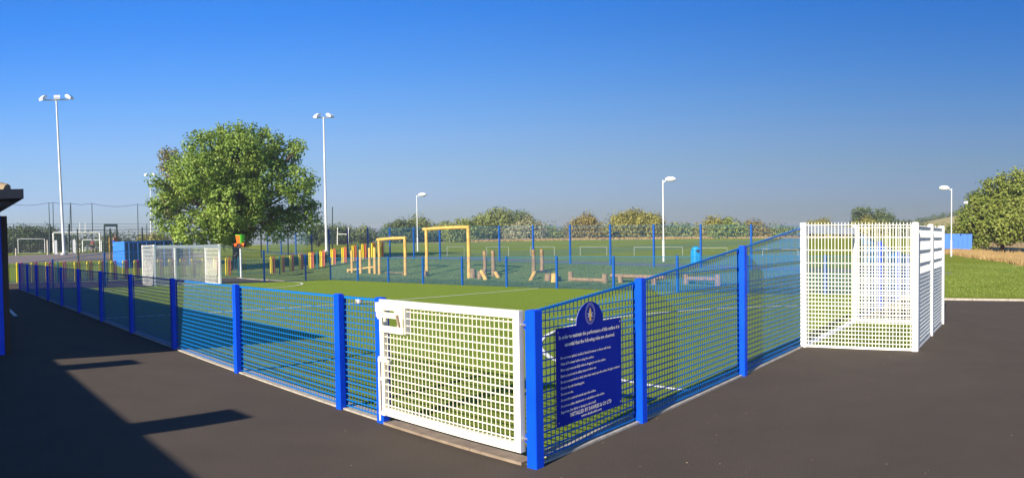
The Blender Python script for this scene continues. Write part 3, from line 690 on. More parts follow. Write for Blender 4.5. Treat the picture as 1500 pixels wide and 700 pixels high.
# two pairs of tall posts with rubber swing step and splayed legs
def stilt_pair(u0, u1, v0, v1, vb0, vb1, legs, seatv, label):
    A = hit(u0, vb0); B = hit(u1, vb1); e = empty('stilt_bridge', (A + B) / 2, label, 'play equipment', 'stilt bridges')
    for P_, u_, v_ in ((A, u0, v0), (B, u1, v1)):
        k = MB(); k.path([P_ - Vector((0, 0, .1)), Vector((P_.x, P_.y, zat(u_, v_, P_) * .5)) + Vector((.02, 0, 0)), Vector((P_.x, P_.y, zat(u_, v_, P_)))], [.095, .09, .08], n=12); k.build('log_post', LOGD, e)
    D = math.hypot(A.x, A.y)
    for (ua, va, ub, vb) in legs:
        b_ = hit(ub, vb); a_ = at(ua, va, math.hypot(b_.x, b_.y) + .5); k = MB(); k.tube(b_ - Vector((0, 0, .05)), a_, .09, .08, n=12); k.build('splayed_leg', LOG, e)
    a_ = at(seatv[0], seatv[1], D); b_ = at(seatv[2], seatv[3], D); k = MB(); k.bar(a_, b_, .35, .07); k.build('rubber_step', RUBBER, e)
    return e
stilt_pair(710.2, 722.5, 367.5, 367.2, 403.5, 404.5, [(705, 397, 712.5, 410), (726, 399.5, 731, 407)], (710, 396, 728, 396.5), 'pair of upright posts with dark step and splayed legs, nearer the taller log frame')
stilt_pair(781.5, 793.8, 365.5, 365, 400, 399, [(783.5, 399, 776.5, 411)], (781, 397.5, 806, 397.5), 'pair of upright posts with dark step, midway between the frames and the beams')
def stump(u, vt, vb, label, m=LOGD, r=.14):
    P_ = hit(u, vb); k = MB(); zt = zat(u, vt, P_); k.tube(P_ - Vector((0, 0, .1)), Vector((P_.x, P_.y, zt)), r, r * .93, n=14, smooth=True); k.tube(Vector((P_.x, P_.y, zt)), Vector((P_.x, P_.y, zt + .012)), r * .8, r * .5, n=14)
    return tag(k.build('log_stump', m, loc=P_), label, 'stump', 'log stumps')
stump(692.5, 394, 407, 'squat log stump just right of the taller frame\'s right post', r=.16)
stump(622.5, 397, 405, 'small log stump at the foot of the taller frame\'s left post', r=.12)
stump(703, 397.5, 408.5, 'small log stump against the splayed leg of the first stilt pair', r=.12)
stump(803, 401, 411, 'left of three log stumps right of the second stilt pair', r=.15)
stump(812, 400.5, 413.5, 'brightest, middle one of three log stumps right of the second stilt pair', m=LOG, r=.13)
stump(818.5, 405, 412, 'right of three log stumps, beside a blue fence post', r=.11)
P_ = hit(805, 402); k = MB(); D = math.hypot(P_.x, P_.y); 
def beam(u0, v0t, v0b, u1, v1t, v1b, bv0, bv1, label, over=0, m=LOGD):
    A = hit(u0, v0b); B = hit(u1, v1b); e = empty('balance_beam', (A + B) / 2, label, 'balance beam', 'balance beams')
    for P_, u_, v_ in ((A, u0, v0t), (B, u1, v1t)): k = MB(); k.tube(P_ - Vector((0, 0, .1)), Vector((P_.x, P_.y, zat(u_, v_, P_))), .11, .10, n=12); k.build('log_post', m, e)
    d = (B - A).normalized() * over; k = MB(); k.tube(Vector((A.x, A.y, zat(u0, bv0, A))) - d, Vector((B.x, B.y, zat(u1, bv1, B))) + d, .075, n=12); k.build('beam', m, e)
beam(836, 398, 411.5, 886, 401, 414.5, 409, 411, 'low balance beam slung between two round posts')
beam(909, 405.5, 414, 958.5, 405.5, 417, 404.5, 405.5, 'flat topped balance beam resting on short posts, partly behind the rising fence', over=.5)
beam(1005, 402, 416, 1052, 402, 419, 408, 409, 'balance beam seen through the rising blue fence near its second post')
# ball funnel on a pole
P_ = hit(353.3, 407); e = empty('ball_funnel', P_, 'red and lime green plastic ball funnel on a pale pole by the railings', 'play equipment')
k = MB(); k.tube(P_, P_ + Vector((0, 0, 1.62)), .055, n=10); k.build('pole', POLE, e)
zt = zat(353, 344.5, P_); zb = zat(353, 363, P_); fx = Vector((math.cos(.37), math.sin(.37), 0))
k = MB(); k.tube(P_ + Vector((0, 0, zb - P_.z + .12)), P_ + Vector((0, 0, zt - P_.z)), .17, .26, n=20)
k.m = [1 if (i % 20) in (5, 6, 7, 8, 9, 10) else 0 for i in range(len(k.m))]; k.tube(P_ + Vector((0, 0, zt - P_.z)), P_ + Vector((0, 0, zt - P_.z + .03)), .275, .275, n=20); k.build('funnel', [FLAG, ORNG], e)
for ang, m in ((200, ORNG), (275, ORNG), (340, ORNG)):
    dd = Vector((math.cos(R(ang)), math.sin(R(ang)), -.15)); c = P_ + Vector((0, 0, zb - P_.z + .18)); k = MB(); k.tube(c, c + dd * .34, .10, .12, n=14, caps=False); k.tube(c + dd * .30, c + dd * .305, .115, n=14, mi=1); k.build('outlet', [m, RUBBER], e)
# litter bin by the tall fence
P_ = foot(1019.5, 36); e = empty('litter_bin', P_, 'bright blue plastic litter bin behind the tall blue fence', 'litter bin')
k = MB(); k.box(P_.xy, (math.cos(.3), math.sin(.3)), (-math.sin(.3), math.cos(.3)), .22, .21, P_.z + .0, P_.z + .70, bev=.05); k.build('bin_body', BIN, e)
k = MB(); c = P_ + Vector((0, 0, .70)); k.ell(c, .25, .24, .18, zcut=0); k.build('bin_hood', BIN, e)
k = MB(); k.bar(c + Vector((.02, -.225, -.12)), c + Vector((.02, -.225, .03)), .26, .015, upv=(0, -1, 0)); k.build('bin_slot', RUBBER, e)

# ------------------------------------------------------------------ street lamps and floodlights
def street_lamp(u, d, vt, side, label, hs=1.0):
    P_ = foot(u, d); zt = zat(u, vt, P_); e = empty('street_lamp', P_, label, 'street lamp', 'street lamps')
    k = MB(); k.tube(P_, P_ + Vector((0, 0, 1.1)), .065, .065, n=12); k.tube(P_ + Vector((0, 0, 1.1)), P_ + Vector((0, 0, 1.2)), .065, .042, n=12); k.tube(P_ + Vector((0, 0, 1.2)), Vector((P_.x, P_.y, zt - .06)), .042, .036, n=12); k.build('lamp_post', POLE, e)
    az = math.atan2(P_.x, P_.y); rt = Vector((math.cos(az), -math.sin(az), 0)) * side
    t = Vector((P_.x, P_.y, zt - .08)); k = MB(); k.tube(t - Vector((0, 0, .12)), t + rt * .22 + Vector((0, 0, .02)), .028, n=8); k.build('bracket', POLE, e)
    c = t + rt * (.42 * hs) + Vector((0, 0, .06)); k = MB(); k.ell(c, .31 * hs, .16 * hs, .14 * hs, ax=rt.xy, zcut=-.07 * hs); hd = k.build('lamp_head', LAMPW, e)
    k = MB(); k.ell(c - Vector((0, 0, .06 * hs)), .24 * hs, .13 * hs, .07 * hs, ax=rt.xy); k.build('lamp_glass', GLASS, hd); return e
street_lamp(972, 38, 262, 1, 'tall single headed lamp post standing alone at the centre right against the sky')
street_lamp(612, 60, 285, 1, 'single headed lamp post rising behind the log frames', 1.2)
street_lamp(1393.5, 50, 275, -1, 'single headed lamp post with its head turned left, beside the blue hoarding', 1.25)
street_lamp(1424, 68, 297, -1, 'more distant lamp head poking out of the right hand tree', 1.2)
def floodlight(ub, ut, d, vt, heads, label, sc=1.0):
    P_ = foot(ub, d); T_ = at(ut, vt, d); e = empty('floodlight', P_, label, 'floodlight', 'floodlight masts')
    k = MB(); k.path([P_, P_.lerp(T_, .12), T_], [.13, .115, .065], n=14); k.build('mast', POLE, e)
    k = MB(); k.tube(P_, P_ + Vector((0, 0, .15)), .3, n=14); k.build('base_plate', GALV, e)
    az = math.atan2(P_.x, P_.y); rt = Vector((math.cos(az), -math.sin(az), 0)); fw = Vector((math.sin(az), math.cos(az), 0)); wd = .98
    k = MB(); k.tube(T_ - rt * wd, T_ + rt * wd, .05, n=8); k.build('crossarm', GALV, e)
    for o_, tilt in heads:
        c = T_ + rt * o_ * wd + Vector((0, 0, .12)); dx = rt * (tilt if tilt else .0001)
        k = MB(); f_ = (rt * tilt - fw * .55).normalized(); s_ = f_.cross(Vector((0, 0, 1))).normalized()
        pts = [c - f_ * .26 * sc + Vector((0, 0, .10)), c + f_ * .30 * sc + Vector((0, 0, -.16)), c + f_ * .34 * sc + Vector((0, 0, .0)), c + f_ * .05 + Vector((0, 0, .22)), c - f_ * .2 * sc + Vector((0, 0, .22))]
        k.prism([p_ - s_ * .28 * sc for p_ in pts], s_ * .56 * sc); h = k.build('lamp_head', LAMPW, e)
        k = MB(); k.bar(c - f_ * .2 * sc + Vector((0, 0, .02)), c + f_ * .27 * sc + Vector((0, 0, -.17)), .48 * sc, .02); k.build('lamp_glass', GLASS, h)
    return e
floodlight(94, 82.5, 54, 146, [(-1.0, -.8), (0.05, 0), (1.0, .8)], 'tallest floodlight mast at the left with three lamp heads', .85)
floodlight(478.5, 474, 63, 172, [(-.55, -.7), (.55, .7)], 'floodlight mast right of the big tree with two lamp heads', .9)
floodlight(222, 220, 110, 257, [(-.6, -.7), (.6, .7)], 'distant floodlight mast touching the left side of the big tree', .9)

# ------------------------------------------------------------------ ball stop netting, sports posts and far goals at the left
def pole_at(k, u, d, vt, r=.04, ut=None):
    P_ = foot(u, d); T_ = at(ut if ut is not None else u, vt, d); k.tube(P_, T_, r, r * .8, n=8); return P_, T_
e = empty('ball_stop_net', foot(120, 75), 'high black ball stop netting strung between thin poles at the left', 'netting')
tops = []
for (ub, ut, vt) in ((74, 71.5, 297), (79, 77.5, 296.5), (106, 103.5, 297), (102, 103, 298), (136.5, 134.5, 298), (203, 201.5, 299), (262, 260, 300)):
    k = MB(); P_, T_ = pole_at(k, ub, 75, vt, .05, ut); k.build('net_pole', DARKM, e); tops.append((P_, T_))
edge = foot(0, 75); eT = at(0, 296, 75)
seq = [(edge, eT), tops[0], tops[1], tops[3], tops[4], tops[5], tops[6]]
k = MB(); kn = MB()
for (a, A_), (b, B_) in zip(seq[:-1], seq[1:]):
    L_ = (B_ - A_).xy.length; n_ = max(2, int(L_ / .8)); sag = min(.5, L_ * .06)
    pr = A_
    for i in range(1, n_ + 1):
        t = i / n_; q = A_.lerp(B_, t) - Vector((0, 0, sag * 4 * t * (1 - t))); k.tube(pr, q, .018, n=4, caps=False); pr = q
        bq = a.lerp(b, t); kn.tube(Vector((bq.x, bq.y, q.z - 2.2)), q, .004, n=3, caps=False)
k.build('head_rope', NETM, e); 
e = empty('pitch_fence', foot(110, 70), 'dark rail fence with wire mesh around the far sports court at the left', 'fence')
pu = [20, 73, 101, 153, 171, 215, 262]
Pp = []
for u in pu:
    k = MB(); P_, T_ = pole_at(k, u, 68, 328, .11 if u in (73, 101, 153, 171) else .05); k.build('fence_post', DARKM, e); Pp.append((P_, T_))
Pp.insert(0, (foot(-6, 68), at(-6, 329, 68)))
k = MB()
for (a, A_), (b, B_) in zip(Pp[:-1], Pp[1:]):
    for f_ in (1.0, .9, .8, .7, .6, .5): k.tube(a.lerp(A_, f_), b.lerp(B_, f_), .012, n=4, caps=False)
    for f_ in (0.42, .02): k.tube(a.lerp(A_, f_), b.lerp(B_, f_), .02, n=4, caps=False)
    n_ = int((b - a).xy.length / .22)
    for i in range(n_): t = i / n_; p_ = a.lerp(b, t); k.tube(p_, p_.lerp(A_.lerp(B_, t), .42), .006, n=3, caps=False)
k.build('wire_mesh', DARKM, e)
k = MB(); k.bar(Pp[4][1] - Vector((0, 0, .12)), Pp[5][1] - Vector((0, 0, .12)), .2, .24); k.build('top_beam', DARKM, e)
def far_goal(u0, u1, vt, d, label, r=.055, dep=1.0, m=WHITE, name='football_goal', group='far football goals', net=True):
    A = foot(u0, d); B = foot(u1, d); za = zat(u0, vt, A); zb = zat(u1, vt, B); e = empty(name, (A + B) / 2, label, 'goal', group)
    bk = Vector((A.x + B.x, A.y + B.y, 0)).normalized() * dep
    for P_, z_ in ((A, za), (B, zb)): k = MB(); k.tube(P_, Vector((P_.x, P_.y, z_)), r, n=8); k.build('goal_post', m, e)
    k = MB(); k.tube(Vector((A.x, A.y, za)), Vector((B.x, B.y, zb)), r, n=8); k.build('crossbar', m, e)
    k = MB(); k.tube(Vector((A.x, A.y, za)), A + bk, r * .6, n=6); k.tube(Vector((B.x, B.y, zb)), B + bk, r * .6, n=6); k.tube(A + bk, B + bk, r * .6, n=6); k.build('back_frame', m, e)
    if not net: return e
    k = MB(); n_ = 10
    for i in range(1, n_): t = i / n_; k.tube(Vector((A.x, A.y, za)).lerp(Vector((B.x, B.y, zb)), t), (A + bk).lerp(B + bk, t), .006, n=3, caps=False)
    for i in range(1, 5): t = i / 5; k.tube(Vector((A.x, A.y, za)).lerp(A + bk, t), Vector((B.x, B.y, zb)).lerp(B + bk, t), .006, n=3, caps=False)
    k.build('net', m, e); return e
far_goal(27, 66, 350, 105, 'leftmost far football goal, plain white, behind the dark fence')
far_goal(79, 147, 341, 72, 'larger white goal straddling the foot of the tall floodlight mast', .09, 1.6)
far_goal(121.5, 149, 351.5, 88, 'small white goal at the right end of the larger one, players in front', .07)
gi = [(655, 680, 361.5), (713, 745, 361.5), (777, 812, 361.5), (850, 889, 361.5), (929, 1000, 362), (1015, 1065, 363), (1117, 1169, 365)]
gl_ = ['first white training goal on the field, seen left of the taller log frame\'s right post', 'white training goal on the field behind the first stilt pair', 'white training goal on the field behind the second stilt pair', 'small square white training goal left of the centre right lamp post',
       'wide white training goal crossed by the centre right lamp post', 'white training goal behind the blue litter bin', 'white training goal seen through the rising blue fence beside the goal box']
for (u0, u1, vt), s_ in zip(gi, gl_): far_goal(u0, u1, vt, 47, s_, .011, .6, m=GALV, net=False, group='small training goals on the field', name='training_goal')
e = empty('rugby_posts', foot(502, 150), 'white H shaped rugby posts on the field right of the two headed floodlight', 'rugby posts', 'rugby posts')
def rugby(e, u0, u1, d, vt, vbar):
    for u in (u0, u1): P_ = foot(u, d); k = MB(); k.tube(P_, at(u, vt, d), .12, .09, n=8); k.build('upright', WHITE, e)
    k = MB(); k.tube(at(u0, vbar, d), at(u1, vbar, d), .09, n=8); k.build('crossbar', WHITE, e)
rugby(e, 494.5, 510.5, 150, 333, 343)
e = empty('rugby_posts', foot(121, 190), 'thin white rugby posts far behind the goals at the left', 'rugby posts', 'rugby posts'); rugby(e, 117, 125, 190, 326, 345)
k = MB(); P_, T_ = pole_at(k, 487, 66, 303, .06); pn = P_; o = k.build('net_post', DARKM, loc=P_); tag(o, 'thin dark net post just right of the two headed floodlight', 'post')
# timber marker posts and pale boards around the mast foot
for i, (u, vt, s_) in enumerate(((115, 348, 'brown timber post right of the tall floodlight mast'), (161, 348, 'brown timber post left of the blue container'), (23.5, 364, 'short grey timber post at the far left of the path'), (70, 352, 'slim grey timber post under the net poles'))):
    k = MB(); P_ = foot(u, 50 if i < 2 else 55); z_ = zat(u, vt, P_); k.bar(P_, Vector((P_.x, P_.y, z_)), .10, .10, upv=(0, 1, 0)); k.tube(Vector((P_.x, P_.y, z_)), Vector((P_.x, P_.y, z_ + .05)), .05, .01, n=8); o = k.build('timber_post', LOG if i < 2 else CONC, loc=P_); tag(o, s_, 'post', 'timber posts')
e = empty('team_shelter', foot(100, 60), 'low white framed team shelter at the foot of the tall floodlight mast', 'shelter')
for u0, u1 in ((80, 84), (107, 111)):
    k = MB(); a = foot(u0, 60); b = foot(u1, 60); k.bar(a + Vector((0, 0, .6)), b + Vector((0, 0, .6)), .06, 1.2, upv=(0, 0, 1)); k.build('side_panel', WHITE, e)
k = MB(); a = foot(84, 60); b = foot(107, 60); k.bar(a + Vector((0, 0, .06)), b + Vector((0, 0, .06)), .5, .1); k.build('bench_board', CONC, e)

# ------------------------------------------------------------------ containers / hoarding
C0 = foot(182.5, 46); az0 = math.atan2(C0.x, C0.y)
ex = Vector((math.cos(az0), -math.sin(az0), 0)); ey = Vector((math.sin(az0), math.cos(az0), 0)); d1 = ex * -.333 + ey * .943; d2 = ex * .943 + ey * .333
e = empty('storage_container', C0, 'blue steel storage container with panelled side beyond the coloured railings', 'container')
hgt = zat(182, 353.5, C0) - C0.z + .1; wdt, ln = 2.4, 5.0
def P3(s, t, z): return Vector((C0.x, C0.y, C0.z - .1)) + d2 * s + d1 * t + Vector((0, 0, z))
k = MB(); k.prism([P3(0, 0, 0), P3(ln, 0, 0), P3(ln, wdt, 0), P3(0, wdt, 0)], (0, 0, hgt)); k.build('container_body', SHEDB, e)
for i in range(8):
    s0 = i * ln / 8; w8 = ln / 8
    k = MB(); k.prism([P3(s0 + .05, -.035, .12), P3(s0 + w8 - .05, -.035, .12), P3(s0 + w8 - .05, -.002, .12), P3(s0 + .05, -.002, .12)], (0, 0, hgt - .22)); p = k.build('side_panel', SHEDD, e)
    k = MB(); k.tube(P3(s0 + w8 / 2, -.06, .15), P3(s0 + w8 / 2, -.06, hgt - .1), .022, n=6); k.build('lock_rod', SHEDB, p)
    for zz_ in (.35, .62): k = MB(); k.bar(P3(s0 + .06, -.045, hgt * zz_), P3(s0 + w8 - .06, -.045, hgt * zz_), .018, .05); k.build('stiffener', SHEDB, p)
A = foot(1376, 60); B = foot(1424, 60); e = empty('hoarding', (A + B) / 2, 'bright blue ribbed hoarding panel between the goal box and the right hand tree', 'hoarding')
n_ = 7; dd = (B - A) / n_
for i in range(n_):
    a = A + dd * i; b = A + dd * (i + .97); z0 = a.z; h_ = zat(1400, 342.5, a) - z0
    k = MB(); k.bar(a + Vector((0, 0, h_ / 2)), b + Vector((0, 0, h_ / 2)), .05 + .04 * (i % 2), h_); k.build('hoarding_panel', mat('hoarding_blue', (.01, .12, .52), .5) if i == 0 else bpy.data.materials['hoarding_blue'], e)

# ------------------------------------------------------------------ people far off
def person(u, d, hpx_top, label, shirt, stance=0.12, face=0.0, sc=None, legs=SHORTS):
    P_ = foot(u, d); H_ = sc or 1.55; az = face; e = empty('person', P_, label, 'person', 'people playing beyond the railings'); e.rotation_euler = (0, 0, az)
    s_ = H_ / 1.7
    V = [(0, 0, .95), (0, 0, 1.15), (0, 0, 1.38), (0, .0, 1.48), (0, 0, 1.56), (0, 0, 1.68), (.17, 0, 1.40), (.25, .03, 1.15), (.24, .12, .92), (-.17, 0, 1.40), (-.27, -.02, 1.15), (-.28, .08, .92),
         (.09, 0, .88), (.09 + stance, .05, .50), (.09 + stance * 1.3, -.02, .08), (.09 + stance * 1.3, .12, .03), (-.09, 0, .88), (-.09 - stance, -.02, .50), (-.09 - stance * 1.4, -.10, .08), (-.09 - stance * 1.4, .04, .03)]
    E_ = [(0, 1), (1, 2), (2, 3), (3, 4), (4, 5), (2, 6), (6, 7), (7, 8), (2, 9), (9, 10), (10, 11), (0, 12), (12, 13), (13, 14), (14, 15), (0, 16), (16, 17), (17, 18), (18, 19)]
    Rr = [.13, .12, .14, .055, .09, .085, .06, .045, .03, .06, .045, .03, .09, .06, .04, .035, .09, .06, .04, .035]
    def skinned(nm, vid, ed, rad, m, root=0):
        mp = {v: i for i, v in enumerate(vid)}
        me = bpy.data.meshes.new(nm); me.from_pydata([tuple(c * s_ for c in V[v]) for v in vid], [(mp[a], mp[b]) for a, b in ed if a in mp and b in mp], []); o = bpy.data.objects.new(nm, me); link(o, e)
        md = o.modifiers.new('skin', 'SKIN'); sv = me.skin_vertices[0].data
        for i, v in enumerate(vid): sv[i].radius = (rad(v) * s_, rad(v) * s_ * .8); sv[i].use_root = (i == 0)
        ss = o.modifiers.new('sub', 'SUBSURF'); ss.levels = 1; ss.render_levels = 1; me.materials.append(m); return o
    skinned('body', list(range(20)), E_, lambda v: Rr[v], SKIN)
    skinned('shirt', [0, 1, 2, 6, 7, 9, 10], E_, lambda v: Rr[v] * 1.18 + .01, shirt)
    skinned('shorts', [0, 12, 13, 16, 17], E_, lambda v: Rr[v] * 1.15 + .015, legs)
    k = MB(); k.ell(P_ + Vector((0, -.015, 1.64 * s_)), .092 * s_, .098 * s_, .105 * s_, zcut=-.01); k.build('hair', HAIR, e)
    for a_ in (-.035, .035): k = MB(); k.ell(P_ + Vector((a_ * s_, .085 * s_, 1.62 * s_)), .012, .008, .012, nu=6, nv=4); k.build('eye', RUBBER, e)
    return e
person(136.5, 85, 0, 'person in a red shirt standing in front of the small far goal', SHIRTR, face=.6)
person(167, 52, 0, 'child in a blue top at the left end of the blue container', SHIRTB, stance=.06, face=2.0, sc=1.45)
person(170, 54, 0, 'child in orange just behind the one in blue by the container', SHIRTO, stance=.05, face=1.2, sc=1.5)

# ------------------------------------------------------------------ vegetation
def leaf_cloud(name, m, parent, lobes, leaf, per_m2, clump=.5, seed=0, flat=.85, loc=None, shell=(.55, 1.02)):
    """lobes: (centre, rx, ry, rz); small quads spread in clumps through each lobe"""
    g = np.random.default_rng(seed); P = []; N = []
    for (c, rx, ry, rz) in lobes:
        area = 4 * math.pi * ((rx * ry + rx * rz + ry * rz) / 3); nc = max(6, int(area / (clump * clump * 1.1))); per = max(6, int(area * per_m2 / nc))
        d = g.normal(size=(nc, 3)); d /= np.linalg.norm(d, axis=1)[:, None]; rad = g.uniform(shell[0], shell[1], nc) ** .7
        cc_ = np.array(c) + d * rad[:, None] * np.array([rx, ry, rz])
        cr2 = clump * g.uniform(.6, 1.35, nc)
        q = g.normal(size=(nc, per, 3)); q /= np.linalg.norm(q, axis=2)[:, :, None]; rr_ = g.uniform(.25, 1, (nc, per)) ** .6
        pts = cc_[:, None, :] + q * (rr_ * cr2[:, None])[:, :, None] * np.array([1, 1, flat])
        nn = q * .8 + d[:, None, :] * .5 + g.normal(size=q.shape) * .55 + np.array([0, 0, .35])
        P.append(pts.reshape(-1, 3)); N.append(nn.reshape(-1, 3))
    P = np.concatenate(P); N = np.concatenate(N); N /= np.linalg.norm(N, axis=1)[:, None]
    n = len(P); t = g.normal(size=(n, 3)); t -= N * (t * N).sum(1)[:, None]; t /= np.linalg.norm(t, axis=1)[:, None]; b = np.cross(N, t)
    s = leaf * g.uniform(.6, 1.25, n)[:, None] / 2
    og = np.array(origin(parent) if parent is not None else (loc or (0, 0, 0)))
    v = np.stack([P - t * s, P + b * s * .62, P + t * s, P - b * s * .62], 1).reshape(-1, 3) - og
    me = bpy.data.meshes.new(name); me.vertices.add(4 * n); me.vertices.foreach_set('co', v.ravel().astype(np.float32))
    me.loops.add(4 * n); me.loops.foreach_set('vertex_index', np.arange(4 * n, dtype=np.int32))
    me.polygons.add(n); me.polygons.foreach_set('loop_start', np.arange(0, 4 * n, 4, dtype=np.int32)); me.polygons.foreach_set('loop_total', np.full(n, 4, dtype=np.int32))
    me.materials.append(m); me.update(calc_edges=True); o = bpy.data.objects.new(name, me); link(o, parent)
    if parent is None: o.location = tuple(og)
    return o
def px_tree(name, label, base_u, d, lobes_px, m, leaf, per, clump, seed, trunk_r=.2, depth=1.0, cat='tree', group=None, trunk_top=.5):
    """lobes_px: (u, v, radius px, depth offset m)"""
    P_ = foot(base_u, d); e = empty(name, P_, label, cat, group); lob = []; g = random.Random(seed); s_ = d / F
    az = math.atan2(P_.x, P_.y); fw = Vector((math.sin(az), math.cos(az), 0))
    for L_ in lobes_px:
        u, v, r_ = L_[:3]; dz = L_[3] if len(L_) > 3 else g.uniform(-1, 1) * depth
        c = at(u, v, d) + fw * dz; rm = r_ * s_; lob.append((tuple(c), rm, rm, rm * .88))
    leaf_cloud('crown', m, e, lob, leaf, per, clump, seed)
    k = MB(); top = sum((Vector(l[0]) for l in lob), Vector()) / len(lob); tt = P_.lerp(top, trunk_top)
    k.path([P_ - Vector((0, 0, .2)), P_ + (tt - P_) * .4 + Vector((.03, .02, 0)), tt], [trunk_r * 1.25, trunk_r * .9, trunk_r * .7], n=10)
    for l in lob:
        c = Vector(l[0]); mid = tt.lerp(c, .5) + Vector((g.uniform(-.2, .2), g.uniform(-.2, .2), -.1)) * trunk_r * 3; k.path([tt, mid, c], [trunk_r * .5, trunk_r * .3, trunk_r * .08], n=6)
        for _ in range(3): q = c + Vector((g.uniform(-1, 1), g.uniform(-1, 1), g.uniform(-.3, 1))) * l[1] * .8; k.path([mid.lerp(c, .6), q], [trunk_r * .14, trunk_r * .03], n=4)
    k.build('trunk', BARK, e); return e
big = [(323, 187, 7, 0), (303, 197, 9, 0), (350, 186, 8, 0), (372, 189, 8, 0), (388, 193, 8, 0), (407, 208, 10, 0), (438, 214, 8, 0), (428, 208, 7, 0), (457, 266, 8, 0), (461, 300, 7, 0), (464, 318, 7, 0), (225, 264, 8, 0), (224, 300, 7, 0), (230, 318, 8, 0), (300, 222, 32), (345, 212, 30), (380, 220, 31), (328, 198, 14), (415, 232, 25), (432, 222, 10), (430, 275, 30), (446, 300, 20), (445, 325, 18), (388, 262, 40), (340, 255, 52), (292, 262, 42), (262, 280, 30), (240, 296, 20), (248, 325, 24), (285, 335, 28), (335, 325, 40), (380, 315, 34), (412, 322, 26),
       (358, 345, 16), (300, 352, 12), (270, 350, 12), (265, 240, 20), (232, 268, 10), (345, 280, 50, 2.2), (300, 290, 40, 2.4), (345, 300, 46, -2.2), (300, 260, 34, -2.6), (350, 235, 38, -1.8), (400, 340, 16, -1.5), (325, 340, 20, -1.5)]
px_tree('broadleaf_tree', 'big full crowned green tree standing behind the far white goal', 345, 45, big, OAKL, .20, 92, .46, 3, trunk_r=.26, depth=1.8, trunk_top=.55)
px_tree('birch_tree', 'thinner brownish birch showing behind the left shoulder of the big tree', 252, 62, [(247, 225, 12), (255, 232, 13), (243, 240, 10), (252, 255, 16), (258, 275, 16), (245, 285, 14), (250, 305, 16)], BIRCHL, .22, 60, .6, 5, trunk_r=.12, depth=.8)
rb_ = [(1425, 292, 7), (1492, 250, 7), (1406, 338, 12), (1402, 352, 10), (1434, 306, 11), (1420, 322, 11), (1432, 288, 10), (1448, 272, 9), (1512, 262, 12), (1530, 270, 14), (1440, 305, 26), (1460, 285, 26), (1480, 272, 22), (1500, 285, 30), (1425, 325, 22), (1445, 340, 24), (1475, 318, 32), (1510, 318, 34), (1540, 300, 34), (1530, 340, 30), (1415, 345, 14), (1425, 362, 12), (1482, 338, 20), (1503, 340, 18), (1560, 320, 36), (1467, 262, 9), (1496, 262, 12), (1475, 300, 34, 2.0), (1510, 310, 36, 2.2), (1470, 330, 30, -1.8)]
px_tree('broadleaf_tree', 'wide bushy tree in sun at the right edge of the picture, above dry grass', 1468, 62, rb_, BUSHL, .27, 60, .6, 8, trunk_r=.22, depth=1.5, trunk_top=.35)
# tree line, each bush with its own shape
def bush(label, u, top, wpx, d, m, seed, cat='bush', name='field_bush', group='bushes and trees along the far edge of the field', base=352, tree=False):
    g = random.Random(seed); lb = []; hpx = base - top; n_ = max(3, int(wpx / max(10, hpx * .45)))
    for i in range(n_):
        t = (i + .5) / n_ * 2 - 1; hh = hpx * math.sqrt(max(.15, 1 - t * t * .85)) * g.uniform(.86, 1.03); r_ = min(hpx * g.uniform(.32, .42), wpx * .40)
        lb.append((u + t * wpx * .40, base - hh + r_, r_)); lb.append((u + t * wpx * .42 + g.uniform(-3, 3), base - hh * .5, r_ * 1.05))
        if hh > 3.4 * r_: lb.append((u + t * wpx * .40, base - hh * .72, r_ * 1.05))
        if not tree: lb.append((u + t * wpx * .44, base - r_ * .6, r_ * .8))
    return px_tree(name, label, u, d, lb, m, d * .0032, 4.2 / (d * .0032) ** 2, d * .010, seed, trunk_r=.22, depth=d * .012, cat=cat, group=group, trunk_top=.4)
